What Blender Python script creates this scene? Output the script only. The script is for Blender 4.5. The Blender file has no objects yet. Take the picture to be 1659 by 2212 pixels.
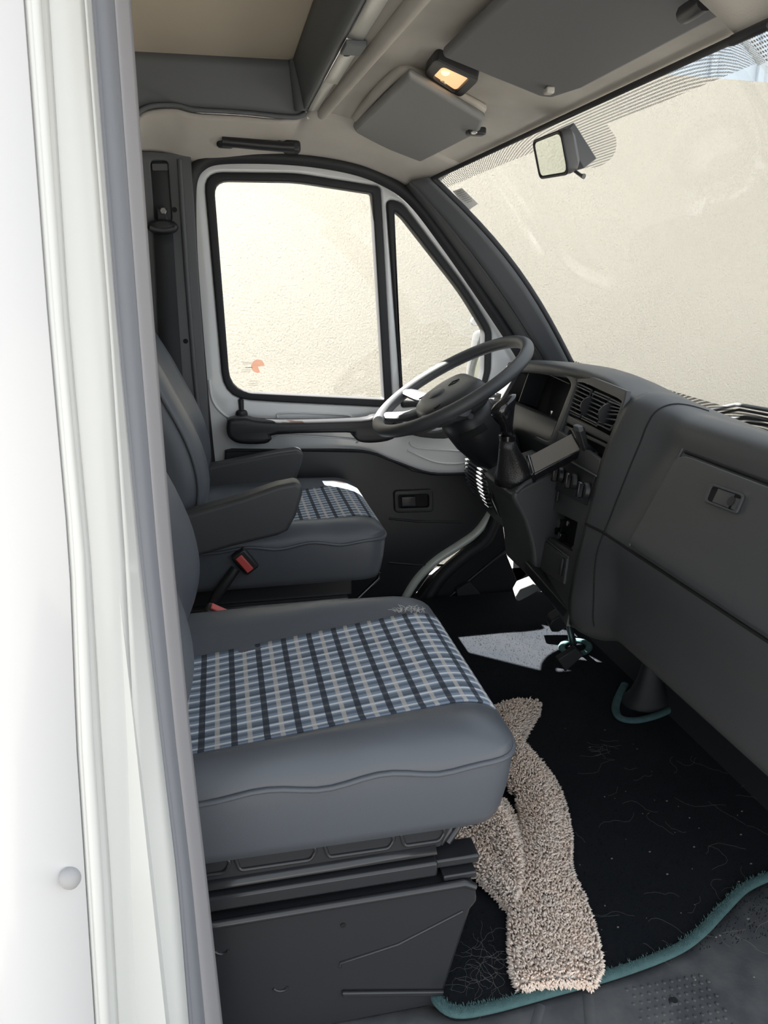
import bpy, bmesh, math, random
from mathutils import Vector as V, Matrix
random.seed(7)
scene = bpy.context.scene
COL = scene.collection
# ------------------------------------------------------------------ camera
W, H, F = 1659, 2212, 1661.0
ZC = 1.06                                   # camera height above the cab floor (z = 0)
TH = math.atan(506 / F); YW = math.atan(360 / math.hypot(F, 506))
FW = V((math.sin(YW) * math.cos(TH), math.cos(YW) * math.cos(TH), -math.sin(TH)))
RT = V((math.cos(YW), -math.sin(YW), 0)); UP = RT.cross(FW)
CAM = V((0, 0, ZC))
cd = bpy.data.cameras.new('camera'); co = bpy.data.objects.new('camera', cd); COL.objects.link(co)
co.matrix_world = Matrix(((RT.x, UP.x, -FW.x, CAM.x), (RT.y, UP.y, -FW.y, CAM.y), (RT.z, UP.z, -FW.z, CAM.z), (0, 0, 0, 1)))
cd.sensor_fit = 'VERTICAL'; cd.sensor_height = 36.0; cd.lens = 36.0 * F / H; cd.clip_start = 0.01
scene.camera = co
# ------------------------------------------------------------------ light
world = bpy.data.worlds.new('world'); scene.world = world; world.use_nodes = True
bg = world.node_tree.nodes['Background']; bg.inputs[0].default_value = (0.86, 0.93, 1.0, 1); bg.inputs[1].default_value = 1.25
SUN_TO = V((-0.50, 0.42, 0.79)).normalized()   # towards the sun: over the stucco wall, a little from behind
sd = bpy.data.lights.new('sun', 'SUN'); sd.energy = 60.0; sd.angle = 0.009; sd.color = (1.0, 0.96, 0.9)
so = bpy.data.objects.new('sun', sd); COL.objects.link(so); so.rotation_euler = SUN_TO.to_track_quat('Z', 'Y').to_euler(); so.location = (0, 4, 6)
scene.view_settings.view_transform = 'Standard'; scene.view_settings.look = 'None'
scene.view_settings.gamma = 1.0; scene.view_settings.exposure = 0.25; scene.view_settings.use_curve_mapping = False

# ------------------------------------------------------------------ geometry helpers
def ray(px, py): return FW * F + RT * (px - W / 2) + UP * (H / 2 - py)
def P(px, py, X=None, Y=None, Z=None):
    d = ray(px, py)
    t = X / d.x if X is not None else (Y / d.y if Y is not None else (Z - ZC) / d.z)
    return CAM + d * t
class Plane:
    def __init__(s, a, b, c):                # a origin, b along u, c roughly along v
        s.o = V(a); s.u = (V(b) - s.o).normalized(); w = V(c) - s.o
        s.v = (w - s.u * w.dot(s.u)).normalized(); s.n = s.u.cross(s.v)
        if s.n.dot(CAM - s.o) < 0: s.n = -s.n
    def hit(s, px, py, off=0.0):
        d = ray(px, py); o = s.o + s.n * off
        return CAM + d * ((o - CAM).dot(s.n) / d.dot(s.n))
    def loc(s, p): w = p - s.o; return (w.dot(s.u), w.dot(s.v))
    def at(s, a, b, off=0.0): return s.o + s.u * a + s.v * b + s.n * off
def cr(pts, n=6, closed=False):              # Catmull-Rom through the points, any dimension
    out = []; m = len(pts); rng = range(m if closed else m - 1)
    for i in rng:
        if closed: p0, p1, p2, p3 = pts[(i - 1) % m], pts[i], pts[(i + 1) % m], pts[(i + 2) % m]
        else: p0, p1, p2, p3 = pts[max(i - 1, 0)], pts[i], pts[i + 1], pts[min(i + 2, m - 1)]
        for k in range(n):
            t = k / n
            out.append(tuple(0.5 * (2 * b + (c - a) * t + (2 * a - 5 * b + 4 * c - d) * t * t + (-a + 3 * b - 3 * c + d) * t ** 3) for a, b, c, d in zip(p0, p1, p2, p3)))
    if not closed: out.append(tuple(pts[-1]))
    return out
def rnd(poly, r, n=5):                       # round the corners of a polygon
    out = []; m = len(poly)
    rs = r if isinstance(r, (list, tuple)) else [r] * m
    for i in range(m):
        p = V(poly[i]); a = V(poly[i - 1]) - p; b = V(poly[(i + 1) % m]) - p
        q = min(rs[i], a.length * .48, b.length * .48)
        if q <= 0: out.append(tuple(p)); continue
        A = p + a.normalized() * q; B = p + b.normalized() * q
        for k in range(n + 1):
            t = k / n; out.append(tuple(A * (1 - t) ** 2 + p * 2 * t * (1 - t) + B * t * t))
    return out
def resample(pts, n):
    L = [0]
    for a, b in zip(pts, pts[1:]): L.append(L[-1] + (V(b) - V(a)).length)
    out = []; j = 0
    for k in range(n):
        s = L[-1] * k / (n - 1)
        while j < len(L) - 2 and L[j + 1] < s: j += 1
        t = (s - L[j]) / max(L[j + 1] - L[j], 1e-9); out.append(V(pts[j]).lerp(V(pts[j + 1]), t))
    return out
def obj(name, verts, faces, mat, parent=None, sharp=35, bevel=0, seg=2, solid=0, sub=0, uv=None, flat=False):
    verts = [V(v) for v in verts]
    c = sum(verts, V((0, 0, 0))) / len(verts)
    me = bpy.data.meshes.new(name); me.from_pydata([tuple(v - c) for v in verts], [], faces)
    bm = bmesh.new(); bm.from_mesh(me)
    if not solid and not flat: bmesh.ops.recalc_face_normals(bm, faces=bm.faces)
    bm.to_mesh(me); bm.free()
    for p in me.polygons: p.use_smooth = True
    if sharp: me.set_sharp_from_angle(angle=math.radians(sharp))
    if uv:
        l = me.uv_layers.new(name='UVMap')
        for lp in me.loops: l.data[lp.index].uv = uv[lp.vertex_index]
    me.materials.append(mat)
    o = bpy.data.objects.new(name, me); COL.objects.link(o); o.location = c
    if solid: m = o.modifiers.new('solid', 'SOLIDIFY'); m.thickness = abs(solid); m.offset = -1 if solid > 0 else 1
    if sub: m = o.modifiers.new('sub', 'SUBSURF'); m.levels = m.render_levels = sub
    if bevel: m = o.modifiers.new('bevel', 'BEVEL'); m.width = bevel; m.segments = seg; m.limit_method = 'ANGLE'; m.angle_limit = math.radians(40); m.use_clamp_overlap = True
    if parent is not None:
        o.parent = parent; o.matrix_parent_inverse = root_inv(parent)
    return o
def root_inv(p): return Matrix.Translation(-p.location)   # every object's location is its world position
def thing(name, label, cat, loc=(0, 0, 0), group=None):
    o = bpy.data.objects.new(name, None); COL.objects.link(o); o.location = loc; o.empty_display_size = .05
    o['label'] = label; o['category'] = cat
    if group: o['group'] = group
    return o
def tag(o, label, cat, group=None):
    o['label'] = label; o['category'] = cat
    if group: o['group'] = group
    return o
def struct(o, label=None):
    o['kind'] = 'structure'
    if label: o['label'] = label
    return o
def loft(rings, cap=True, closed=True):
    n = len(rings[0]); vs = [V(p) for r in rings for p in r]; fs = []
    for i in range(len(rings) - 1):
        for j in range(n if closed else n - 1):
            k = (j + 1) % n; fs.append((i * n + j, i * n + k, (i + 1) * n + k, (i + 1) * n + j))
    if cap and closed:
        fs.append(tuple(range(n))); fs.append(tuple((len(rings) - 1) * n + j for j in range(n)))
    return vs, fs
def tube(path, r, n=10, cap=True, closed=False, flatten=None):
    path = [V(p) for p in path]; m = len(path); rings = []
    rs = r if isinstance(r, (list, tuple)) else [r] * m
    up = None
    for i in range(m):
        a = path[i - 1] if (i > 0 or closed) else path[i]; b = path[(i + 1) % m] if (i < m - 1 or closed) else path[i]
        t = (b - a).normalized()
        if up is None: up = t.orthogonal().normalized() if abs(t.z) > .95 else V((0, 0, 1))
        s = t.cross(up).normalized(); u = s.cross(t).normalized(); up = u
        if flatten: s, u = s * flatten[0], u * flatten[1]
        rings.append([path[i] + (s * math.cos(2 * math.pi * k / n) + u * math.sin(2 * math.pi * k / n)) * rs[i] for k in range(n)])
    if closed: rings.append(rings[0])
    return loft(rings, cap=cap and not closed)
def boxv(c, s, ax=None):
    ax = ax or (V((1, 0, 0)), V((0, 1, 0)), V((0, 0, 1))); c = V(c)
    vs = [c + ax[0] * (s[0] / 2 * i) + ax[1] * (s[1] / 2 * j) + ax[2] * (s[2] / 2 * k) for i in (-1, 1) for j in (-1, 1) for k in (-1, 1)]
    return vs, [(0, 1, 3, 2), (4, 6, 7, 5), (0, 4, 5, 1), (2, 3, 7, 6), (0, 2, 6, 4), (1, 5, 7, 3)]
def box(name, c, s, mat, parent=None, ax=None, bevel=0.003, seg=2):
    v, f = boxv(c, s, ax); return obj(name, v, f, mat, parent, bevel=bevel, seg=seg)
def merge(*vf):
    vs, fs = [], []
    for v, f in vf:
        o = len(vs); vs += list(v); fs += [tuple(i + o for i in q) for q in f]
    return vs, fs
def prism_v(pts, d):                          # planar 3D polygon, swept by the vector d
    pts = [V(p) for p in pts]; d = V(d); n = len(pts)
    vs = pts + [p + d for p in pts]
    fs = [tuple(range(n)), tuple(range(2 * n - 1, n - 1, -1))] + [(i, (i + 1) % n, n + (i + 1) % n, n + i) for i in range(n)]
    return vs, fs
def prism(name, pts, d, mat, parent=None, bevel=0.003, seg=2):
    v, f = prism_v(pts, d); return obj(name, v, f, mat, parent, bevel=bevel, seg=seg, sharp=30)
def xz(pts, y): return [V((p[0], y, p[1])) for p in pts]
def pxy(pts, y): return [P(a, b, Y=y) for a, b in pts]
def plate(name, outer, holes, pl, thick, mat, parent=None, bevel=0.002, off=0.0, res=2):
    # flat panel with holes: outlines in the plane's (u, v); front face at +off along the normal, thickness goes back
    cu = bpy.data.curves.new('tmp', 'CURVE'); cu.dimensions = '2D'; cu.fill_mode = 'BOTH'
    cu.extrude = max(thick / 2 - bevel, 1e-4); cu.bevel_depth = bevel; cu.bevel_resolution = res; cu.offset = -bevel
    for poly in [outer] + list(holes):
        sp = cu.splines.new('POLY'); sp.points.add(len(poly) - 1)
        for q, p in zip(sp.points, poly): q.co = (p[0], p[1], 0, 1)
        sp.use_cyclic_u = True
    t = bpy.data.objects.new('tmp', cu); COL.objects.link(t)
    dg = bpy.context.evaluated_depsgraph_get(); me = bpy.data.meshes.new_from_object(t.evaluated_get(dg))
    bpy.data.objects.remove(t); bpy.data.curves.remove(cu)
    vs = [pl.o + pl.u * v.co.x + pl.v * v.co.y + pl.n * (off - thick / 2 + v.co.z) for v in me.vertices]
    fs = [tuple(p.vertices) for p in me.polygons]; bpy.data.meshes.remove(me)
    bm = bmesh.new(); bv = [bm.verts.new(v) for v in vs]
    for f in fs:
        try: bm.faces.new([bv[i] for i in f])
        except ValueError: pass
    bmesh.ops.remove_doubles(bm, verts=bm.verts, dist=1e-5)
    bm.verts.index_update()
    vs = [v.co.copy() for v in bm.verts]; fs = [tuple(v.index for v in f.verts) for f in bm.faces]; bm.free()
    return obj(name, vs, fs, mat, parent, sharp=38)
def lp(pl, pts): return [pl.loc(pl.hit(a, b)) for a, b in pts]
def ribbon(name, A, B, mat, parent=None, n=40, m=6, solid=0.006, bulge=0.0, bdir=(0, 0, 1), sharp=50, uv=False):
    A = resample(A, n); B = resample(B, n); vs, fs, uvs = [], [], []
    for i in range(n):
        for j in range(m + 1):
            t = j / m; vs.append(A[i].lerp(B[i], t) + V(bdir) * (bulge * math.sin(math.pi * t))); uvs.append((i / (n - 1), t))
    for i in range(n - 1):
        for j in range(m): fs.append((i * (m + 1) + j, i * (m + 1) + j + 1, (i + 1) * (m + 1) + j + 1, (i + 1) * (m + 1) + j))
    return obj(name, vs, fs, mat, parent, sharp=sharp, solid=solid, uv=uvs if uv else None)
def strip_tube(name, path, r, mat, parent=None, n=10, closed=False, flatten=None):
    v, f = tube(path, r, n, True, closed, flatten); return obj(name, v, f, mat, parent, sharp=60)
def disc_v(c, nrm, r, h, n=20, r2=None):
    nrm = V(nrm).normalized(); a = nrm.orthogonal().normalized(); b = nrm.cross(a); c = V(c); r2 = r if r2 is None else r2
    return loft([[c + (a * math.cos(2 * math.pi * k / n) + b * math.sin(2 * math.pi * k / n)) * q + nrm * z for k in range(n)] for q, z in ((r, 0), (r2, h))])

# ------------------------------------------------------------------ materials
def nodes(name):
    m = bpy.data.materials.new(name); m.use_nodes = True; nt = m.node_tree
    return m, nt, nt.nodes['Principled BSDF'], nt.nodes['Material Output']
def mat(name, rgb, rough=.5, metal=0, bump=None, var=None, coat=0, spec=.5, sheen=0, wear=None):
    m, nt, b, _ = nodes(name); N, L = nt.nodes, nt.links
    b.inputs['Base Color'].default_value = (*rgb, 1); b.inputs['Roughness'].default_value = rough; b.inputs['Metallic'].default_value = metal
    b.inputs['Coat Weight'].default_value = coat; b.inputs['Coat Roughness'].default_value = .08; b.inputs['Specular IOR Level'].default_value = spec
    b.inputs['Sheen Weight'].default_value = sheen
    tc = N.new('ShaderNodeNewGeometry')
    if var:                                   # (scale, amount, second colour)
        nz = N.new('ShaderNodeTexNoise'); nz.inputs['Scale'].default_value = var[0]; nz.inputs['Detail'].default_value = 5
        L.new(tc.outputs['Position'], nz.inputs['Vector'])
        mp = N.new('ShaderNodeMapRange'); mp.inputs[1].default_value = .35; mp.inputs[2].default_value = .7; mp.inputs[4].default_value = var[1]
        L.new(nz.outputs['Fac'], mp.inputs[0])
        mx = N.new('ShaderNodeMix'); mx.data_type = 'RGBA'; mx.inputs[6].default_value = (*rgb, 1); mx.inputs[7].default_value = (*var[2], 1)
        L.new(mp.outputs[0], mx.inputs[0]); L.new(mx.outputs[2], b.inputs['Base Color'])
    if bump:                                  # (kind, scale, strength, distance)
        t = N.new('ShaderNodeTexVoronoi' if bump[0] == 'v' else 'ShaderNodeTexNoise'); t.inputs['Scale'].default_value = bump[1]
        if bump[0] == 'n': t.inputs['Detail'].default_value = 4
        L.new(tc.outputs['Position'], t.inputs['Vector'])
        bp = N.new('ShaderNodeBump'); bp.inputs['Strength'].default_value = bump[2]; bp.inputs['Distance'].default_value = bump[3] if len(bump) > 3 else .001
        L.new(t.outputs[0], bp.inputs['Height']); L.new(bp.outputs[0], b.inputs['Normal'])
    return m
def glass(name, tint=(.97, .98, .97), dust=.03, refl=1.0, dustcol=(.9, .88, .82)):
    m, nt, b, out = nodes(name); N, L = nt.nodes, nt.links; N.remove(b)
    tr = N.new('ShaderNodeBsdfTransparent'); tr.inputs[0].default_value = (*tint, 1)
    gl = N.new('ShaderNodeBsdfGlossy'); gl.inputs['Roughness'].default_value = .02
    lw = N.new('ShaderNodeLayerWeight'); lw.inputs[0].default_value = .5
    pw = N.new('ShaderNodeMath'); pw.operation = 'POWER'; pw.inputs[1].default_value = 5; L.new(lw.outputs['Facing'], pw.inputs[0])
    mul = N.new('ShaderNodeMath'); mul.operation = 'MULTIPLY_ADD'; mul.inputs[1].default_value = .94 * refl; mul.inputs[2].default_value = .055 * refl; L.new(pw.outputs[0], mul.inputs[0])
    m1 = N.new('ShaderNodeMixShader'); L.new(mul.outputs[0], m1.inputs[0]); L.new(tr.outputs[0], m1.inputs[1]); L.new(gl.outputs[0], m1.inputs[2])
    df = N.new('ShaderNodeBsdfDiffuse'); df.inputs[0].default_value = (*dustcol, 1)
    geo = N.new('ShaderNodeNewGeometry'); nz = N.new('ShaderNodeTexNoise'); nz.inputs['Scale'].default_value = 9; nz.inputs['Detail'].default_value = 6
    L.new(geo.outputs['Position'], nz.inputs['Vector'])
    mr = N.new('ShaderNodeMapRange'); mr.inputs[1].default_value = .3; mr.inputs[2].default_value = .75; mr.inputs[3].default_value = dust * .5; mr.inputs[4].default_value = dust * 1.5
    L.new(nz.outputs['Fac'], mr.inputs[0])
    m2 = N.new('ShaderNodeMixShader'); L.new(mr.outputs[0], m2.inputs[0]); L.new(m1.outputs[0], m2.inputs[1]); L.new(df.outputs[0], m2.inputs[2])
    L.new(m2.outputs[0], out.inputs[0]); return m
def plaid(name):
    m, nt, b, _ = nodes(name); N, L = nt.nodes, nt.links
    uv = N.new('ShaderNodeUVMap'); sp = N.new('ShaderNodeSeparateXYZ'); L.new(uv.outputs[0], sp.inputs[0])
    def stripe(axis, period, centre, half):
        d = N.new('ShaderNodeMath'); d.operation = 'DIVIDE'; d.inputs[1].default_value = period; L.new(sp.outputs[axis], d.inputs[0])
        f = N.new('ShaderNodeMath'); f.operation = 'FRACT'; L.new(d.outputs[0], f.inputs[0])
        c = N.new('ShaderNodeMath'); c.operation = 'COMPARE'; c.inputs[1].default_value = centre; c.inputs[2].default_value = half; L.new(f.outputs[0], c.inputs[0])
        return c.outputs[0]
    prev = None; base = (.26, .32, .41)
    def layer(prev, fac, amount, col):
        mu = N.new('ShaderNodeMath'); mu.operation = 'MULTIPLY'; mu.inputs[1].default_value = amount; L.new(fac, mu.inputs[0])
        mx = N.new('ShaderNodeMix'); mx.data_type = 'RGBA'; mx.inputs[7].default_value = (*col, 1)
        if prev is None: mx.inputs[6].default_value = (*base, 1)
        else: L.new(prev, mx.inputs[6])
        L.new(mu.outputs[0], mx.inputs[0]); return mx.outputs[2]
    c = layer(None, stripe(1, .0245, .25, .16), .75, (.12, .15, .19))      # grey bands along the seat
    c = layer(c, stripe(1, .0245, .70, .105), .8, (.80, .83, .87))           # white lines along the seat
    c = layer(c, stripe(1, .098, .5, .025), .6, (.02, .025, .03))           # a thin dark line now and then
    c = layer(c, stripe(0, .046, .68, .075), .55, (.72, .66, .60))           # beige bands across
    c = layer(c, stripe(0, .046, .20, .10), .86, (.035, .04, .052))       # dark bands across
    L.new(c, b.inputs['Base Color']); b.inputs['Roughness'].default_value = .9; b.inputs['Specular IOR Level'].default_value = .2
    wv = N.new('ShaderNodeTexWave'); wv.inputs['Scale'].default_value = 420; wv.bands_direction = 'DIAGONAL'; L.new(uv.outputs[0], wv.inputs['Vector'])
    bp = N.new('ShaderNodeBump'); bp.inputs['Strength'].default_value = .25; bp.inputs['Distance'].default_value = .0006; L.new(wv.outputs[0], bp.inputs['Height']); L.new(bp.outputs[0], b.inputs['Normal'])
    return m
def frit(name, pitch, cover, col):
    m, nt, b, out = nodes(name); N, L = nt.nodes, nt.links
    b.inputs['Base Color'].default_value = (*col, 1); b.inputs['Roughness'].default_value = .5
    geo = N.new('ShaderNodeNewGeometry'); sc = N.new('ShaderNodeVectorMath'); sc.operation = 'SCALE'; sc.inputs[3].default_value = 1 / pitch; L.new(geo.outputs['Position'], sc.inputs[0])
    fr = N.new('ShaderNodeVectorMath'); fr.operation = 'FRACTION'; L.new(sc.outputs[0], fr.inputs[0])
    s2 = N.new('ShaderNodeSeparateXYZ'); L.new(fr.outputs[0], s2.inputs[0])
    acc = None
    for k in (0, 1):
        a = N.new('ShaderNodeMath'); a.operation = 'SUBTRACT'; a.inputs[1].default_value = .5; L.new(s2.outputs[k], a.inputs[0])
        q = N.new('ShaderNodeMath'); q.operation = 'POWER'; q.inputs[1].default_value = 2; L.new(a.outputs[0], q.inputs[0])
        if acc is None: acc = q.outputs[0]
        else:
            ad = N.new('ShaderNodeMath'); L.new(acc, ad.inputs[0]); L.new(q.outputs[0], ad.inputs[1]); acc = ad.outputs[0]
    lt = N.new('ShaderNodeMath'); lt.operation = 'LESS_THAN'; lt.inputs[1].default_value = cover ** 2; L.new(acc, lt.inputs[0])
    tr = N.new('ShaderNodeBsdfTransparent'); mx = N.new('ShaderNodeMixShader'); L.new(lt.outputs[0], mx.inputs[0]); L.new(tr.outputs[0], mx.inputs[1]); L.new(b.outputs[0], mx.inputs[2]); L.new(mx.outputs[0], out.inputs[0])
    return m
def emit(name, col, s):
    m, nt, b, out = nodes(name); b.inputs['Emission Color'].default_value = (*col, 1); b.inputs['Emission Strength'].default_value = s; b.inputs['Base Color'].default_value = (*col, 1); return m

M = {}
M['white'] = mat('white_paint', (.82, .83, .83), .22, coat=.5)
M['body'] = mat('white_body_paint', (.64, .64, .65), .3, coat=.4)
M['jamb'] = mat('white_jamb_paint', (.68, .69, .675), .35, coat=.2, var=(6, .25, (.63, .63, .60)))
M['green_white'] = mat('pale_sill_paint', (.62, .66, .60), .3, coat=.3)
M['vinyl'] = mat('grey_vinyl', (.094, .104, .122), .42, bump=('v', 700, .12, .0006))
M['plastic'] = mat('dash_plastic', (.060, .063, .067), .46, bump=('v', 900, .15, .0005))
M['plastic_grey'] = mat('grey_trim_plastic', (.10, .105, .112), .5, bump=('v', 800, .12, .0005))
M['black'] = mat('black_plastic', (.020, .021, .024), .42)
M['gloss'] = mat('gloss_black', (.012, .012, .014), .12, coat=.4)
M['rubber'] = mat('black_rubber', (.018, .019, .022), .6)
M['seal'] = mat('grey_rubber_seal', (.19, .20, .225), .55)
M['seal_lip'] = mat('grey_rubber_lip', (.29, .285, .30), .5)
M['metal_black'] = mat('black_painted_metal', (.028, .029, .033), .28, metal=.0, coat=.2)
M['alu'] = mat('aluminium', (.80, .785, .73), .4, metal=.1)
M['chrome'] = mat('chrome', (.8, .8, .8), .15, metal=1)
M['mirror'] = mat('mirror_glass', (.62, .66, .62), .02, metal=1)
M['liner'] = mat('headliner_felt', (.58, .55, .50), .95, bump=('n', 500, .3, .001), var=(9, .45, (.45, .42, .375)), spec=.1)
M['visor'] = mat('visor_vinyl', (.25, .25, .245), .6, bump=('v', 700, .1, .0005))
M['visor_dark'] = mat('dark_visor_vinyl', (.14, .14, .145), .6, bump=('v', 700, .1, .0005))
M['luton'] = mat('beige_ceiling_felt', (.66, .58, .46), .95, var=(4, .3, (.60, .52, .41)), spec=.1)
M['luton_trim'] = mat('grey_overhead_trim', (.135, .145, .155), .55)
M['carpet'] = mat('black_carpet', (.011, .0135, .018), .98, bump=('n', 900, .8, .003), var=(7, .6, (.017, .019, .023)), spec=.05, sheen=.03)
M['teal'] = mat('teal_edging', (.075, .14, .145), .85, bump=('n', 700, .7, .002), var=(60, .5, (.11, .19, .19)), spec=.1)
M['rug'] = mat('cream_rug', (.99, .82, .70), .95, var=(30, .6, (.99, .90, .82)), spec=.1, sheen=.2)
M['label_sheet'] = mat('label_paper', (.80, .79, .76), .7)
M['rubbermat'] = mat('rubber_step', (.062, .065, .072), .6, var=(25, .7, (.12, .12, .122)), bump=('n', 120, .25, .002))
M['floor'] = mat('cab_floor_rubber', (.012, .013, .016), .8)
M['stucco'] = mat('cream_stucco', (.58, .54, .465), .95, bump=('n', 85, 1.0, .012), var=(1.1, .7, (.53, .495, .425)), spec=.1)  # broad tone blotches stand in for bright light patches on the wall
M['ground'] = mat('concrete', (.13, .124, .114), .9, var=(2, .6, (.10, .097, .09)), bump=('n', 60, .4, .004))
M['roofblue'] = mat('blue_roof_sheet', (.28, .34, .42), .6)
M['camper'] = mat('camper_inner_wall', (.55, .50, .42), .7)
M['plaid'] = plaid('plaid_fabric')
M['glass'] = glass('window_glass', dust=.012)
M['wsglass'] = glass('windscreen_glass', (.985, .99, .985), dust=.015, refl=.5)
M['frit'] = frit('frit_dots_sheen', .0042, .33, (.42, .41, .39))  # black ceramic dots coloured grey, their reflected light painted in
M['frit_black'] = frit('frit_dots_black', .0042, .42, (.03, .03, .03))
M['red'] = mat('red_button', (.62, .10, .09), .35)
def decal(name, col, a):
    m, nt, b, out = nodes(name); N, L = nt.nodes, nt.links; b.inputs['Base Color'].default_value = (*col, 1); tr = N.new('ShaderNodeBsdfTransparent'); tr.inputs[0].default_value = (*col, 1)
    mx = N.new('ShaderNodeMixShader'); mx.inputs[0].default_value = a; L.new(tr.outputs[0], mx.inputs[1]); L.new(b.outputs[0], mx.inputs[2]); L.new(mx.outputs[0], out.inputs[0]); return m
M['pink'] = decal('sticker_red', (.93, .74, .66), .25)
M['decal_grey'] = decal('sticker_grey', (.75, .73, .68), .3)
M['paper'] = mat('sticker_print', (.52, .51, .49), .7)
M['screen_reflect'] = mat('phone_screen', (.20, .185, .165), .10, coat=.6)  # reflection of the beige ceiling painted into the base colour
M['lamp_lens'] = emit('lit_lamp_lens', (1.0, .62, .32), .75)
M['lamp_bulb'] = emit('lamp_bulb', (1.0, .55, .2), 3.0)
M['seam'] = mat('seam_shadow_gap', (.006, .006, .007), .8)
M['lint'] = mat('pale_lint', (.20, .19, .18), .9)
M['belt'] = mat('belt_webbing', (.03, .032, .036), .8, bump=('n', 600, .4, .001))
M['mirror_house'] = mat('mirror_housing', (.085, .083, .083), .45)
M['wiper'] = mat('wiper_metal', (.028, .030, .034), .5)
M['extmirror'] = mat('grey_mirror_shell', (.075, .078, .078), .7, var=(180, .8, (.04, .042, .042)))


# ================================================================== the setting
DY = 2.45                                    # inner plane of the driver's door
o = obj('ground', *boxv((2, 2, -.65), (24, 24, .1)), M['ground']); struct(o, 'pale concrete ground outside the van')
wl = obj('wall_outside', [(-8, 4.0, -.6), (2.9, 4.0, -.6), (12, 4.0, -.6), (12, 4.0, 1.93), (3.35, 4.0, 2.03), (2.2, 4.0, 2.05), (-8, 4.0, 2.05),
    (-8, 4.25, -.6), (12, 4.25, -.6), (12, 4.25, 1.93), (3.35, 4.25, 2.03), (2.2, 4.25, 2.05), (-8, 4.25, 2.05)],
    [(0, 1, 2, 3, 4, 5, 6), (7, 12, 11, 10, 9, 8), (3, 9, 10, 4), (4, 10, 11, 5), (5, 11, 12, 6), (6, 12, 7, 0), (2, 8, 9, 3)], M['stucco'], sharp=20)
struct(wl, 'cream stucco wall outside the driver side of the van')
shed = thing('neighbour_roof', 'blue grey metal roof edge above the stucco wall', 'roof', (6, 6.2, 2.0))
box('roof_sheet', (7, 6.4, 2.55), (9, 2.0, .9), M['roofblue'], shed, bevel=.02)
for i in range(24): box('sheet_rib', (2.7 + i * .37, 5.385, 2.55), (.05, .04, .9), M['roofblue'], shed, bevel=.01)

# cab floor, firewall, body shell
struct(obj('floor', *boxv((.15, 1.735, -.06), (2.3, 1.49, .1)), M['floor']), 'black cab floor under the carpet')
fw = prism('wall_front', xz([(1.30, -.02), (1.02, -.02), (1.16, .12), (1.24, .45), (1.26, .64), (1.33, .64), (1.40, .3), (1.36, -.02)], .62), (0, 1.92, 0), M['floor'], bevel=0)
struct(fw, 'black toe board behind the pedals')
# bonnet and scuttle in front of the glass
bn = thing('bonnet', 'white sloping bonnet in front of the windscreen', 'bonnet', (1.8, 1.6, .3))
ribbon('bonnet_skin', [(1.42, y, .50 - .12 * ((y - 1.6) / .95) ** 2) for y in (.66, .9, 1.2, 1.6, 2.0, 2.3, 2.54)], [(2.25, y, .12 - .12 * ((y - 1.6) / .95) ** 2) for y in (.7, .9, 1.2, 1.6, 2.0, 2.3, 2.5)], M['white'], bn, n=24, m=6, bulge=.06)
prism('scuttle', xz([(1.30, .655), (1.36, .64), (1.46, .50), (1.46, .42), (1.30, .42)], .70), (0, 1.8, 0), M['black'], bn)
# driver side of the body behind and around the door
ds = obj('wall_driver_side', *merge(boxv((-.78, 2.52, .62), (1.36, .06, 2.36)), boxv((.55, 2.52, -.25), (1.3, .06, .58)), boxv((1.25, 2.52, .1), (.5, .06, 1.2))), mat('outer_body_low_bounce', (.13, .13, .133), .4))  # white van side darkened so less sun bounces onto the wall
struct(ds, 'body side around the driver door, darkened to bounce less sun')
rw = obj('wall_rear', *boxv((-1.45, 1.58, .75), (.05, 1.94, 1.9)), M['camper']); struct(rw, 'beige partition at the back of the camper')
# coachwork above the cab: wider than the cab, carries the sleeping place
st = obj('wall_overhead_body', *merge(boxv((-.55, 2.53, 2.02), (1.95, .05, 1.05)), boxv((-.55, .44, 2.02), (1.95, .05, 1.05)), boxv((.42, 1.49, 2.02), (.05, 2.1, 1.05)),
         boxv((-.55, 1.49, 2.56), (1.95, 2.12, .05)), boxv((-.62, 2.48, 1.515), (1.8, .10, .03)), boxv((-.62, .52, 1.515), (1.8, .16, .03))), M['white']); struct(st, 'white coachwork over the cab roof')
cl = obj('ceiling', *boxv((-.6, 1.58, 1.625), (1.74, 1.94, .05)), M['luton']); struct(cl, 'beige felt ceiling panel of the bed above the cab')
rf = ribbon('ceiling_roof_skin', [(.30, .64, 1.53), (.30, 2.50, 1.53)], [(.80, .66, 1.45), (.80, 2.50, 1.45)], M['white'], n=8, m=4, solid=.02); struct(rf, 'white roof skin over the windscreen')
# ---------------------------------------------------------------- passenger side pillar (nearest the camera, on the left)
def col(pxs, y):                              # vertical line at depth y, through pixels (x, y), extended past the frame
    a = [P(px, py, Y=y) for px, py in pxs]
    a.sort(key=lambda v: v.z)
    lo = a[0] + (a[0] - a[1]) * ((a[0].z + .5) / max(a[1].z - a[0].z, 1e-3)); hi = a[-1] + (a[-1] - a[-2]) * ((1.5 - a[-1].z) / (a[-1].z - a[-2].z))
    lo.x = max(min(lo.x, a[0].x + .05), a[0].x - .05)
    return [hi] + list(reversed(a)) + [lo]
ps = struct(obj('wall_passenger_side', *boxv((-1.02, .625, .55), (1.72, .05, 2.3)), M['body']), 'white outer panel beside the open passenger door')
cO = col([(52, 0), (105, 700), (150, 1200), (165, 1600), (185, 1900), (205, 2212)], .600)     # edge of the outer panel
cA = col([(78, 0), (128, 700), (178, 1200), (203, 1600), (225, 1900), (240, 2212)], .618)     # drip ridge
cB = col([(95, 0), (140, 700), (187, 1200), (212, 1600), (233, 1900), (250, 2212)], .640)
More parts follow.
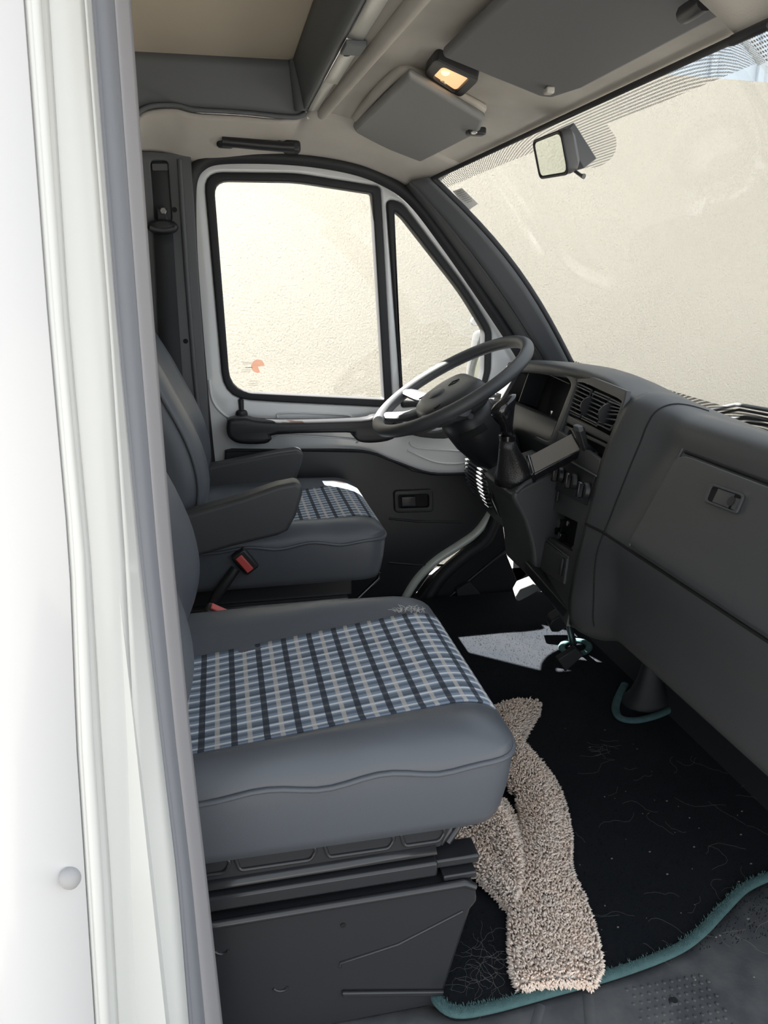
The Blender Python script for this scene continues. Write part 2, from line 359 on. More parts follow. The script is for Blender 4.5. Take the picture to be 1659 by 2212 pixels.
cC = col([(172, 0), (228, 700), (262, 1200), (283, 1600), (288, 1900), (300, 2212)], .665)
cD = col([(187, 0), (243, 700), (293, 1200), (340, 1600), (378, 1900), (404, 2212)], .700)
cE = col([(196, 0), (250, 700), (298, 1200), (343, 1600), (381, 1900), (408, 2212)], .712)
cF = col([(234, 0), (288, 700), (330, 1200), (370, 1600), (405, 1900), (436, 2212)], .722)
cG = col([(268, 0), (320, 700), (362, 1200), (402, 1600), (437, 1900), (472, 2212)], .745)
outer_edge = ribbon('panel_edge', [V((-.45, .600, p.z)) for p in cO], cO, M['body'], ps, n=40, m=4, solid=.004)
strip_tube('drip_ridge', [(a + b) / 2 + V((0, -.002, 0)) for a, b in zip(cO, cA)], .0072, M['jamb'], ps, n=12)
ribbon('pillar_jamb', cO, cB, M['jamb'], ps, n=40, m=4, solid=.004)
strip_tube('sealant_line', [p + V((0, -.001, 0)) for p in cB], .0016, mat('yellowed_sealant', (.60, .54, .44), .6), ps, n=8)
ribbon('pillar_face', cB, cC, M['jamb'], ps, n=40, m=6, solid=.004, bulge=-.004, bdir=(0, 1, 0))
ribbon('pillar_flange', cC, cD, M['jamb'], ps, n=40, m=4, solid=.004)
ribbon('pillar_return', cD, [p + V((-.02, .10, 0)) for p in cD], M['jamb'], ps, n=40, m=2, solid=.004)
bs = thing('bump_stop', 'round grey rubber stop on the white panel by the open door', 'stop', P(153, 1890, Y=.595))
n_, r_ = 20, .0098
c0 = P(152, 1893, Y=.597)
obj('stop_button', *loft([[c0 + V((math.cos(2 * math.pi * k / n_) * r_ * q * .95, -h, math.sin(2 * math.pi * k / n_) * r_ * q * 1.15)) for k in range(n_)] for q, h in ((1.0, -.002), (1.0, .002), (.9, .005), (.6, .0075), (.2, .0085))]), mat('light_grey_rubber', (.36, .36, .37), .5), bs)
# rubber door seal, a thing of its own on the pillar flange
se = thing('door_seal', 'grey rubber seal running down the passenger door opening', 'seal', cG[-1])
ribbon('seal_carrier', cD, cE, M['seal'], se, n=50, m=2, solid=.006)
ribbon('seal_bulb', cE, cF, M['seal'], se, n=50, m=8, solid=.006, bulge=-.010, bdir=(0, 1, 0))
ribbon('seal_lip', cF, cG, M['seal_lip'], se, n=50, m=8, solid=.006, bulge=-.008, bdir=(.3, 1, 0))
strip_tube('seal_groove', [p + V((0, -.004, 0)) for p in cF], .0022, M['seam'], se, n=8)
ridge = resample(cG, 60)
teeth = []
for k in range(130):
    z = .52 - k * .0062
    i = min(range(len(ridge)), key=lambda q: abs(ridge[q].z - z)); j = max(i - 1, 0) if ridge[i].z < z else min(i + 1, len(ridge) - 1)
    t = 0 if i == j or abs(ridge[j].z - ridge[i].z) < 1e-6 else (z - ridge[i].z) / (ridge[j].z - ridge[i].z)
    c = ridge[i].lerp(ridge[j], t); teeth.append(boxv(c + V((.001, .002, 0)), (.0045, .006, .0035)))
tt = obj('seal_teeth', *merge(*teeth), M['seal'], se); tt['kind'] = 'stuff'
obj('pillar_core', *boxv((-.20, .70, .55), (.20, .09, 2.1)), M['jamb'], ps)

# ================================================================== driver's door
dpl = Plane((0, DY, 0), (1, DY, 0), (0, DY, 1))
door = bpy.data.objects.new('door_1', None); COL.objects.link(door); door.location = (.4, DY, 0); struct(door, 'white driver door with black trim on the far side')
win_o = [(443, 400), (445, 384), (490, 374), (600, 378), (720, 388), (822, 403), (832, 640), (848, 868), (846, 880), (700, 873), (510, 860), (482, 830), (462, 640)]
win_o = rnd([(440, 372), (640, 374), (822, 403), (848, 880), (600, 868), (484, 860)], [42, 30, 10, 6, 20, 60])
win_i = rnd([(462, 390), (640, 393), (803, 418), (829, 862), (600, 851), (498, 846)], [32, 26, 5, 4, 20, 46])
q_o = rnd([(834, 430), (868, 436), (1010, 625), (1062, 712), (1060, 800), (1040, 870), (868, 880)], [18, 30, 40, 16, 10, 10, 4])
q_i = rnd([(852, 455), (870, 470), (1000, 637), (1046, 715), (1044, 800), (1030, 862), (870, 868)], [2, 20, 40, 10, 8, 8, 3])
frame_o = [(412, 420), (420, 378), (452, 352), (520, 350), (640, 352), (740, 368), (800, 384), (845, 408), (900, 455), (980, 560), (1070, 690), (1140, 800), (1150, 900), (1085, 985), (1012, 1024), (1004, 1060), (900, 1060), (462, 1060), (460, 1000), (440, 860)]
# white inner frame, one sheet with two window openings
plate('door_frame', lp(dpl, cr(frame_o, 4, True)), [lp(dpl, win_o), lp(dpl, q_o)], dpl, .05, M['white'], door, bevel=.008, res=3)
for nm, oo, ii in (('window_seal', win_o, win_i), ('quarter_window_seal', q_o, q_i)):
    plate(nm, lp(dpl, oo), [lp(dpl, ii)], dpl, .05, M['rubber'], door, bevel=.006, off=.006, res=3)
for nm, ii in (('window_pane', win_i), ('quarter_window_pane', q_i)):
    pts = [p for p in lp(dpl, ii)]; c = (sum(p[0] for p in pts) / len(pts), sum(p[1] for p in pts) / len(pts))
    pts = [(c[0] + (p[0] - c[0]) * 1.03, c[1] + (p[1] - c[1]) * 1.02) for p in pts]
    obj(nm, [dpl.at(a, b, -.022) for a, b in pts], [tuple(range(len(pts)))], M['glass'], door, flat=True)
# pressed ribs on the white sheet
for nm, pp in (('pressed_rib', [(600, 903), (612, 892), (740, 896), (760, 904)]), ('pressed_rib', [(590, 946), (620, 940), (760, 948), (770, 958)]),
               ('pressed_rib', [(884, 955), (905, 968), (1000, 975), (1008, 985), (1000, 1000), (940, 998), (880, 972)])):
    strip_tube(nm, [dpl.hit(a, b, .001) for a, b in cr(pp, 5)], .0035, M['white'], door, n=8)
strip_tube('pressed_rib', [dpl.hit(a, b, .0) for a, b in cr([(452, 820), (462, 870), (500, 905), (560, 915)], 6)], .005, M['white'], door, n=8)
# black lower trim panel with its swept top edge
trim = [(486, 972), (500, 968), (640, 970), (780, 972), (815, 978), (850, 994), (890, 1013), (930, 1021), (1012, 1021), (1040, 1060), (1052, 1110), (1000, 1165), (960, 1200), (925, 1235), (880, 1300), (860, 1360), (480, 1360)]
plate('trim_panel', lp(dpl, trim), [], dpl, .03, M['black'], door, bevel=.006, off=.022, res=3)
strip_tube('trim_welt', [dpl.hit(a, b, .024) for a, b in cr([(488, 974), (640, 972), (780, 974), (850, 996), (930, 1022), (1012, 1022)], 5)], .004, M['rubber'], door)
for y0, y1 in ((1120, 1128), (1215, 1222)):
    strip_tube('trim_crease', [dpl.hit(a, b, .022) for a, b in ((840, y0), (900, y1 - 2), (1000, y1))], .004, M['black'], door)
# inner handle: bezel with recess and lever
hz = rnd([(846, 1055), (930, 1052), (931, 1100), (848, 1102)], 9); hi_ = rnd([(856, 1065), (920, 1062), (921, 1090), (858, 1092)], 5)
plate('handle_bezel', lp(dpl, hz), [lp(dpl, hi_)], dpl, .02, M['black'], door, bevel=.004, off=.036, res=3)
hb = plate('door_handle', lp(dpl, rnd([(862, 1068), (893, 1067), (894, 1088), (863, 1089)], 3)), [], dpl, .014, M['metal_black'], door, bevel=.003, off=.034)
plate('handle_recess', lp(dpl, hi_), [], dpl, .004, M['seam'], door, off=.024, bevel=.001)
# pull bar / armrest
arm = [(490, 918), (496, 906), (530, 902), (560, 908), (640, 910), (780, 906), (812, 899), (856, 902), (872, 912), (872, 928), (850, 950), (812, 958), (778, 956), (762, 942), (748, 936), (600, 940), (588, 950), (572, 960), (520, 960), (498, 950), (490, 936)]
arm_pl = Plane((0, DY - .075, 0), (1, DY - .075, 0), (0, DY - .075, 1))
plate('pull_handle', lp(arm_pl, cr(arm, 3, True)), [], arm_pl, .06, M['black'], door, bevel=.014, res=4)
for a, b, w in ((530, 930, .07), (815, 930, .07)): obj('handle_foot', *boxv(P(a, b, Y=DY - .02), (w, .06, .035)), M['black'], door, bevel=.005)
obj('screw_hole', *disc_v(P(852, 917, Y=DY - .0755), (0, -1, 0), .007, .002), M['seam'], door)
prism('armrest_tail', pxy(cr([(868, 915), (930, 935), (985, 925), (1005, 935), (960, 948), (890, 940)], 3, True), DY - .03), (0, .03, 0), M['black'], door)
# lock knob
kc = P(522, 893, Y=DY - .005)
lk = obj('lock_base', *loft([[kc + V((math.cos(2 * math.pi * k / 16) * .018 * q, math.sin(2 * math.pi * k / 16) * .012 * q, z)) for k in range(16)] for q, z in ((1, -.016), (1.05, 0), (.9, .008), (.6, .011))]), M['black'], door)
obj('lock_pin', *loft([[kc + V((math.cos(2 * math.pi * k / 14) * .0085 * q, math.sin(2 * math.pi * k / 14) * .0085 * q, z)) for k in range(14)] for q, z in ((.9, .0), (1, .03), (1.05, .042), (.7, .046))]), M['black'], lk)
# red and grey print on the window
stk = thing('window_sticker', 'small red disc and grey print in the lower corner of the driver window', 'sticker', P(545, 790, Y=DY + .017))
spl = Plane((0, DY + .0205, 0), (1, DY + .0205, 0), (0, DY + .0205, 1))
wedge = [(557, 792)] + [(557 + 14.5 * math.cos(math.radians(a)), 791 + 14.5 * math.sin(math.radians(a))) for a in range(70, 366, 12)]
plate('red_disc', lp(spl, wedge), [], spl, .0008, M['pink'], stk, bevel=0.0002)
for x0, x1, y in ((524, 543, 783), (524, 543, 786), (530, 545, 794), (522, 541, 799), (522, 541, 803), (538, 556, 823), (536, 558, 828), (537, 557, 832)):
    box('print_line', P((x0 + x1) / 2, y, Y=DY + .0202), ((x1 - x0) * .00150, .0006, .0018), M['black'] if y == 794 else M['decal_grey'], stk, bevel=0)

# aperture seal around the door, black
ap = thing('door_aperture_seal', 'black rubber seal around the driver door opening', 'seal', P(410, 700, Y=DY - .03))
sp_ = cr([(462, 1080), (446, 940), (428, 740), (414, 560), (410, 440), (414, 385), (432, 356), (470, 341), (560, 339), (660, 345), (760, 362), (830, 388), (890, 430), (960, 520), (1060, 665), (1130, 775), (1150, 830)], 6)
strip_tube('seal_tube', [P(a, b, Y=DY - .03) for a, b in sp_], .0185, M['rubber'], ap, n=12)
strip_tube('seal_flange', [P(a - 13, b - 4, Y=DY - .03) for a, b in sp_[:36]], .008, M['plastic_grey'], ap, n=8)
low = cr([(1075, 1110), (1050, 1165), (1005, 1200), (955, 1245), (920, 1300), (895, 1350), (880, 1400)], 6)
strip_tube('lower_seal', [P(a, b, Y=DY - .05) for a, b in low], .022, M['rubber'], ap, n=12)
# pale body sill sweeping round the footwell
sill = cr([(1072, 1090), (1056, 1120), (1030, 1152), (990, 1180), (945, 1210), (908, 1246), (884, 1282), (866, 1320), (850, 1370)], 6)
sl = strip_tube('sill_edge', [P(a - 4, b, Y=DY - .02) for a, b in sill], .0215, M['green_white'], None, n=12, flatten=(1, .72))
tag(sl, 'pale green white painted sill edge curving under the steering wheel', 'sill')
# kick panel of the driver's footwell
kp = thing('kick_panel', 'black side lining of the driver footwell', 'panel', (.95, 2.4, 0))
prism('lining', pxy([(1080, 1080), (1095, 1200), (1160, 1360), (1200, 1420), (850, 1420), (880, 1330), (930, 1260), (1000, 1200), (1050, 1150)], DY - .06), (0, .05, 0), M['floor'], kp)
strip_tube('lining_rib', [P(a, b, Y=DY - .062) for a, b in cr([(1110, 1175), (1030, 1240), (960, 1300), (920, 1350)], 5)], .006, M['black'], kp)
prism('footrest', pxy(rnd([(985, 1275), (1015, 1258), (1040, 1285), (1005, 1340)], 6), DY - .09), (0, .03, 0), mat('worn_grey_rubber', (.03, .031, .034), .7), kp)

# ---------------------------------------------------------------- far B-pillar trim, belt
bp_y = 2.40
bpl = Plane((0, bp_y, 0), (1, bp_y, 0), (0, bp_y, 1))
bpt = thing('pillar_trim', 'dark grey trim on the far pillar behind the driver seat', 'trim', P(350, 900, Y=bp_y))
slot = rnd([(324, 346), (362, 346), (372, 478), (334, 478)], 10)
plate('trim_cover', lp(bpl, [(180, 325), (330, 327), (412, 334), (418, 420), (430, 620), (448, 860), (470, 1200), (180, 1200)]), [lp(bpl, slot)], bpl, .02, M['plastic_grey'], bpt, bevel=.004)
plate('slot_back', lp(bpl, slot), [], bpl, .006, M['black'], bpt, off=-.016, bevel=.001)
plate('slot_slider', lp(bpl, rnd([(327, 352), (362, 352), (363, 368), (328, 368)], 4)), [], bpl, .008, M['plastic_grey'], bpt, off=-.006)
strip_tube('trim_ridge', [bpl.hit(a, b, 0) for a, b in ((388, 345), (394, 450), (404, 600), (420, 800), (440, 1000))], .008, M['plastic_grey'], bpt)
strip_tube('trim_crease', [bpl.hit(a, b, 0) for a, b in ((373, 520), (380, 640), (392, 800), (405, 960))], .0022, M['plastic_grey'], bpt)
for a, b in ((377, 453), (401, 737)): obj('screw_hole', *disc_v(bpl.hit(a, b, .0005), (0, -1, 0), .007, .0012), M['seam'], bpt)
sb = thing('seat_belt', 'black driver seat belt hanging from its loop on the far pillar', 'seat belt', P(350, 900, Y=2.37))
ribbon('belt_strap', pxy([(333, 505), (338, 600), (343, 720), (352, 860), (362, 1000)], 2.385), pxy([(374, 505), (380, 600), (388, 720), (398, 860), (408, 1000)], 2.385), M['belt'], sb, n=20, m=2, solid=.003)
lc = P(352, 492, Y=2.375)
obj('belt_loop', *loft([[lc + V((math.cos(2 * math.pi * k / 24) * .042 * q, -h, math.sin(2 * math.pi * k / 24) * .020 * q + .002)) for k in range(24)] for q, h in ((1, -.02), (1.02, .0), (.92, .014), (.7, .02), (.4, .021))]), M['black'], sb)
strip_tube('loop_lip', [lc + V((x, -.02, -.008 + 6 * x * x)) for x in (-.034, -.02, 0, .02, .034)], .006, M['plastic'], sb)
obj('loop_bolt', *loft([[P(353, 456, Y=2.385) + V((math.cos(2 * math.pi * k / 6) * .010 * q, -h, math.sin(2 * math.pi * k / 6) * .010 * q)) for k in range(6)] for q, h in ((1, 0), (1, .008), (.8, .01))]), M['chrome'], sb)
obj('loop_stem', *boxv(P(351, 470, Y=2.39), (.03, .012, .05)), M['black'], sb, bevel=.004)

# ================================================================== overhead
zh = lambda x: 1.485 - (x - .29) * .1735      # headliner slope from the header beam to the windscreen
hpl = Plane((.29, 1.6, zh(.29)), (.78, 1.6, zh(.78)), (.29, 2.6, zh(.29)))
XT = lambda y: .785 - .15 * min(1.05, max(0, (abs(y - 1.62) - .1) / .58)) ** 4
ZT = lambda y: zh(.785) + .004 - .066 * min(1.05, max(0, (abs(y - 1.62) - .1) / .58)) ** 4
XB = lambda y: 1.30 - .19 * (abs(y - 1.62) / .68) ** 2
ZB = lambda y: .698 + .079 * (abs(y - 1.62) / .68) ** 2
ys = [.86 + i * (2.30 - .86) / 30 for i in range(31)]
hl = thing('headliner', 'beige grey felt headliner over the windscreen and driver door', 'headliner', (.5, 1.6, 1.45))
ys2 = [.70 + i * (2.28 - .70) / 30 for i in range(31)]
ribbon('front_lining', [V((.285, y, zh(.285))) for y in ys2], [V((XT(max(y, .80)) + .005, y, ZT(max(y, .80)) + .004)) for y in ys2], M['liner'], hl, n=40, m=10, solid=-.012, bulge=.012)
top = [P(a, b, Y=2.30) for a, b in cr([(200, 300), (285, 272), (300, 246), (330, 235), (380, 233), (420, 243), (520, 249), (600, 256), (655, 250)], 5)] + [V((.285 + (XT(2.25) + .005 - .285) * t, 2.245, zh(.285) * (1 - t) + (ZT(2.25) + .004) * t + .012 * math.sin(math.pi * t) + .008)) for t in (.0, .12, .25, .37, .5, .62, .75, .87, .95, 1.0)]
bot = [P(a, b, Y=2.43) for a, b in cr([(200, 330), (290, 327), (345, 329), (400, 347), (470, 348), (560, 338), (660, 338), (760, 354), (830, 380), (880, 402), (912, 425)], 5)]
ribbon('side_lining', top, bot, M['liner'], hl, n=70, m=8, solid=-.010, bulge=-.018, bdir=(0, 1, -.3))
strip_tube('lining_roll', [V((.30 + .03 * t, 2.29 - t * .9, zh(.30 + .03 * t) - .002)) for t in (0, .3, .6, 1, 1.4, 1.7)], .016, M['liner'], hl, n=12)
# overhead opening trim, dark grey frame below the bed
ot = thing('overhead_trim', 'dark grey frame round the opening to the bed above the cab', 'trim', (.1, 2.2, 1.55))
A = [P(a, b, Y=2.285) for a, b in cr([(180, 330), (280, 290), (288, 262), (305, 240), (335, 229), (385, 229), (420, 238), (520, 244), (600, 252), (640, 254), (660, 246)], 4)]
B = [V((-.9, 2.25, 1.60)), V((-.4, 2.25, 1.60)), V((0, 2.25, 1.60)), V((.235, 2.25, 1.60))]
ribbon('side_board', A, B, M['luton_trim'], ot, n=50, m=6, solid=-.012)
strip_tube('board_lip', [p + V((0, -.006, 0)) for p in A], .006, M['luton_trim'], ot)
ribbon('front_board', [V((.262, 2.285, 1.487)), V((.262, .70, 1.487))], [V((.235, 2.25, 1.60)), V((.235, .70, 1.60))], M['luton_trim'], ot, n=20, m=4, solid=.012)
strip_tube('corner_roll', [V((.250, 2.262, 1.485)), V((.242, 2.252, 1.54)), V((.235, 2.245, 1.60))], .022, M['luton_trim'], ot)
# bare aluminium header strip with clip and hole
hs = thing('header_strip', 'bare aluminium strip along the front edge of the overhead opening', 'strip', (.27, 1.8, 1.487))
for y0, y1, w, dz in ((2.29, 1.94, .024, 0), (1.93, 1.665, .030, -.003), (1.60, .72, .030, 0)):
    ribbon('strip_length', [V((.262, y0, 1.484 + dz)), V((.262, y1, 1.484 + dz))], [V((.262 + w, y0, 1.482 + dz)), V((.262 + w, y1, 1.482 + dz))], M['alu'], hs, n=6, m=2, solid=.003)
box('strip_clip', (.279, 1.632, 1.478), (.040, .07, .010), M['luton_trim'], hs, bevel=.002)
obj('bolt_hole', *disc_v(P(749, 119, Z=1.4795), (0, 0, -1), .0065, .0010), M['seam'], hs)
box('strip_foot', (.275, 2.285, 1.474), (.03, .02, .012), M['alu'], hs, bevel=.002)
# sun visors
def visor(name, label, px, mt, off=.030, drop=None, ribs=()):
    t = thing(name, label, 'sun visor', hpl.hit(*px[0], off), 'sun visors folded up against the headliner')
    q = [hpl.hit(a, b, off) for a, b in px]
    if drop: q = [V((v.x, v.y, v.z)) for v in q]
    return t, q
t, q = visor('sun_visor', 'mid grey driver sun visor folded up beside the lit lamp', [(882, 166), (1046, 262), (1030, 290), (898, 356), (880, 352), (762, 286), (764, 276)], M['visor'])
def pad(name, pts, th, mt, parent, bevel=.010):
    pts = [V(p) for p in pts]; n = (pts[1] - pts[0]).cross(pts[3] - pts[0]).normalized()
    if n.z > 0: n = -n
    v, f = prism_v(pts, -n * th); return obj(name, v, f, mt, parent, bevel=bevel, seg=4, sharp=50)
vq = [hpl.hit(882, 166, .030), hpl.hit(1046, 262, .030), hpl.hit(1036, 288, .032), P(905, 354, Y=2.325), P(884, 354, Y=2.335), P(768, 288, Y=2.285), P(762, 278, Y=2.26)]
pad('visor_pad', vq, .020, M['visor'], t)
obj('visor_hinge', *boxv(hpl.hit(1028, 284, .030), (.045, .03, .018)), M['black'], t, bevel=.005)
obj('hinge_pin', *boxv(hpl.hit(1024, 286, .042), (.012, .016, .006)), M['chrome'], t, bevel=.002)
strip_tube('recess_rim', cr([(.62, 1.875, zh(.62) + .004), (.50, 1.79, zh(.5) + .004), (.42, 1.735, zh(.42) + .003), (.395, 1.76, zh(.395) + .002), (.385, 1.95, zh(.385)), (.385, 2.22, zh(.385) - .002)], 5), .012, M['liner'], hl, n=12)
t2 = thing('sun_visor', 'dark grey passenger sun visor folded up at the top right', 'sun visor', (.55, 1.2, 1.43), 'sun visors folded up against the headliner')
pv = [hpl.hit(a, b, .026) for a, b in ((962, 86), (968, 74), (1080, 0))]
y1 = pv[0].y
w = [V((.415, 1.50, zh(.415) - .026)), V((.64, 1.585, zh(.64) - .026)), V((.665, 1.575, zh(.665) - .024)), V((.685, 1.48, zh(.685) - .022)), V((.685, .93, zh(.685) - .022)), V((.42, .86, zh(.42) - .026))]
pad('visor_pad', w, .020, M['visor_dark'], t2)
obj('visor_clip', *boxv(hpl.hit(1186, 196, .030), (.016, .020, .012)), mat('pale_clip', (.5, .48, .44), .4), t2, bevel=.003)
strip_tube('visor_hinge', [hpl.hit(1480, 30, .040), hpl.hit(1500, 18, .046), hpl.hit(1525, 0, .046)], .012, M['black'], t2)
# courtesy lamp
dl = thing('courtesy_lamp', 'lit courtesy lamp with warm lens between the two visors', 'lamp', hpl.hit(975, 160, .02))
plate('lamp_housing', lp(hpl, rnd([(915, 152), (942, 117), (1038, 164), (996, 204)], 12)), [lp(hpl, rnd([(935, 160), (958, 135), (1016, 162), (985, 194)], 8))], hpl, .020, M['black'], dl, off=.008, bevel=.0018, res=2)
plate('lamp_lens', lp(hpl, rnd([(933, 160), (957, 133), (1018, 162), (986, 196)], 5)), [], hpl, .006, M['lamp_lens'], dl, off=.001, bevel=.001)
obj('bulb', *loft([[hpl.hit(962, 156, .001) + (hpl.u * math.cos(a) + hpl.v * math.sin(a)) * .009 * q + hpl.n * h for a in [2 * math.pi * k / 12 for k in range(12)]] for q, h in ((1, 0), (.8, .004), (.3, .006))]), M['lamp_bulb'], dl)
plate('lens_facet', lp(hpl, [(940, 170), (960, 172), (968, 190), (985, 192), (978, 200)]), [], hpl, .002, mat('pale_lens', (.75, .68, .6), .3), dl, off=.0035, bevel=.0005)
# grab handle above the driver's door
gh = thing('grab_handle', 'black grab handle above the driver window', 'handle', P(557, 312, Y=2.37))
strip_tube('grip', [P(a, b, Y=2.345) for a, b in ((480, 305), (510, 308), (560, 313), (610, 317), (635, 318))], .0135, M['black'], gh, n=14)
for a, b in ((486, 306), (630, 318)): obj('grip_mount', *boxv(P(a, b, Y=2.37), (.048, .045, .034)), M['black'], gh, bevel=.010, seg=3)
obj('coat_hook', *boxv(P(602, 300, Y=2.36), (.010, .014, .020)), M['black'], gh, bevel=.003)

# ================================================================== windscreen, A-pillar, mirror
ws = bpy.data.objects.new('window_1', None); COL.objects.link(ws); ws.location = (1.1, 1.6, .74); struct(ws, 'raked windscreen with dotted upper edge')
yy = [.80 + i * (2.315 - .80) / 30 for i in range(31)]
def wsp(y, t, off=0.0):                       # t 0 top .. 1 bottom
    a = V((XT(y), y, ZT(y))); b = V((XB(y), y, ZB(y))); return a.lerp(b, t) + V((.045 * math.sin(math.pi * t) * .6 - off * .75, 0, .045 * math.sin(math.pi * t) * .6 - off * .65))
nv = 14
vs = [wsp(y, k / nv) for y in yy for k in range(nv + 1)]
fs = [(i * (nv + 1) + k, i * (nv + 1) + k + 1, (i + 1) * (nv + 1) + k + 1, (i + 1) * (nv + 1) + k) for i in range(30) for k in range(nv)]
obj('glass', vs, fs, M['wsglass'], ws, sharp=0)
ribbon('dotted_band', [wsp(y, .0, .004) for y in yy], [wsp(y, .055, .004) for y in yy], M['frit'], ws, n=40, m=2, solid=0)
ribbon('lower_dotted_band', [wsp(y, .945, .004) for y in yy], [wsp(y, 1.0, .004) for y in yy], M['frit_black'], ws, n=40, m=2, solid=0)
strip_tube('top_seal', [wsp(y, -.004, .006) for y in yy], .006, M['rubber'], ws)
strip_tube('side_seal', [wsp(2.308, k / 12, .004) for k in range(13)], .0095, M['rubber'], ws)
strip_tube('base_seal', [wsp(y, 1.0, .004) for y in yy], .007, M['rubber'], ws)
lb = thing('windscreen_label', 'small grey printed label stuck inside the windscreen corner', 'label', P(1005, 428, Y=2.2))
lpl = Plane(wsp(2.20, .10, .003), wsp(2.20, .22, .003), wsp(2.12, .10, .003))
lq = [lpl.hit(a, b) for a, b in ((978, 413), (998, 406), (1033, 440), (1012, 454))]
v, f = prism_v(lq, lpl.n * .0006); obj('label_sheet', v, f, M['label_sheet'], lb, sharp=0)
lu, lv = (lq[2] - lq[1]), (lq[0] - lq[1])
for k in range(7):
    c = lq[1] + lu * (.10 + .11 * k) + lv * .5; box('print_line', c + lpl.n * .0009, (lu.length * .012, lv.length * (.8 if k % 3 else .55), .0004), M['black'], lb, ax=(lu.normalized(), lv.normalized(), lpl.n), bevel=0)
# A-pillar trim
at_ = thing('windscreen_pillar_trim', 'dark grey trim on the far windscreen pillar with three screw holes', 'trim', P(1180, 760, Y=2.36))
pa = [wsp(2.305, t, .012) for t in [k / 12 * 1.02 - .02 for k in range(13)]]
pb = [P(a, b, Y=2.42) for a, b in cr([(878, 400), (905, 432), (960, 505), (1030, 605), (1100, 706), (1160, 795), (1190, 850)], 4)]
pm = [a.lerp(b, .52) + V((-.022, -.022, 0)) for a, b in zip(resample(pa, 25), resample(pb, 25))]
ribbon('pillar_face', pa, pm, M['plastic_grey'], at_, n=30, m=4, solid=-.008)
ribbon('pillar_side', pm, pb, M['plastic_grey'], at_, n=30, m=4, solid=-.008)
pmr = resample(pm, 40); par = resample(pa, 40)
for px, py in ((935, 434), (1090, 628), (1185, 783)):
    best = min(((a.lerp(b, t)) for a, b in zip(pmr, par) for t in (.2, .4, .6, .8)), key=lambda v: ((V(((v - CAM).dot(RT), -(v - CAM).dot(UP), 0)) / (v - CAM).dot(FW) * F) - V((px - W / 2, py - H / 2, 0))).length)
    obj('screw_hole', *disc_v(best + (CAM - best).normalized() * .002, (CAM - best), .0075, .0015), M['seam'], at_)
# the nearer windscreen pillar, beyond the right edge of the photograph
nt_ = thing('windscreen_pillar_trim', 'dark grey trim on the near windscreen pillar by the open passenger door', 'trim', V((1.1, .78, .7)))
na = [wsp(.815, t, .012) for t in [k / 12 for k in range(13)]]
nb = [p + V((-.05 - .03 * k / 12, -.11, -.02)) for k, p in enumerate(na)]
ribbon('pillar_face', na, nb, M['plastic_grey'], nt_, n=20, m=4, solid=.008, bulge=-.02, bdir=(1, -.3, 0))
ribbon('pillar_outer', [p + V((.03, -.01, .03)) for p in na], [p + V((.02, -.03, .03)) for p in nb], M['body'], nt_, n=20, m=2, solid=.004)
# interior mirror
im = thing('interior_mirror', 'dark rear-view mirror hanging at the top of the windscreen', 'mirror', (.70, 1.62, 1.38))
mc = P(1190, 337, Y=1.66)
ex = V((-.04, 1, .02)).normalized(); nn = V((-.9, -.2, -.28)); nn = (nn - ex * nn.dot(ex)).normalized(); ez = nn.cross(ex); ez = ez if ez.z > 0 else -ez
def mring(w_, h_, d, wd=0): return [mc + ex * x + ez * z + nn * d for x, z in rnd([(-w_ - wd, -h_), (w_, -h_ * .92), (w_, h_ * .92), (-w_ - wd, h_)], [.016, .012, .012, .016], 5)]
obj('mirror_housing', *loft([mring(.068, .042, 0), mring(.070, .0435, -.008), mring(.068, .041, -.022), mring(.058, .032, -.032), mring(.04, .018, -.036)]), M['mirror_house'], im)
obj('mirror_face', *loft([mring(.062, .0375, .0008), mring(.061, .0370, .0018)]), M['mirror'], im)
strip_tube('mirror_rim', mring(.0665, .0410, .001), .0030, M['black'], im, n=8, closed=True)
def spx(v): w_ = v - CAM; return (W / 2 + F * w_.dot(RT) / w_.dot(FW), H / 2 - F * w_.dot(UP) / w_.dot(FW))
my, mt_ = min(((y_ / 200, t_ / 200) for y_ in range(240, 420) for t_ in range(2, 50)), key=lambda q: (spx(wsp(q[0], q[1], .008))[0] - 1246) ** 2 + (spx(wsp(q[0], q[1], .008))[1] - 306) ** 2)
mb = wsp(my, mt_, .008)
ymir = [my - .15 + i * .30 / 19 for i in range(20)]
ribbon('dotted_patch', [wsp(y, .05, .004) for y in ymir], [wsp(y, .055 + .10 * math.sin(math.pi * min(1, max(0, (y - my + .16) / .32))) ** .4, .004) for y in ymir], M['frit'], ws, n=24, m=4, solid=0)
obj('mirror_foot', *loft([[mb + V((x * .042, y * .042, z * 1.3)) for x, y, z in q] for q in ([(-.7, -1, .026), (.9, -.7, -.028), (.9, .7, -.028), (-.7, 1, .026)], [(-1.2, -.8, .008), (.2, -.6, -.045), (.2, .6, -.045), (-1.2, .8, .008)])]), M['plastic_grey'], im, bevel=.003)
strip_tube('mirror_arm', [mb + V((-.01, 0, -.012)), mc - nn * .04], .011, M['mirror_house'], im)
strip_tube('dip_lever', [mc - nn * .03 - ez * .035 - ex * .02, mc - nn * .02 - ez * .052 - ex * .075, mc - nn * .022 - ez * .055 - ex * .083], [.0035, .0035, .0055], M['mirror_house'], im)
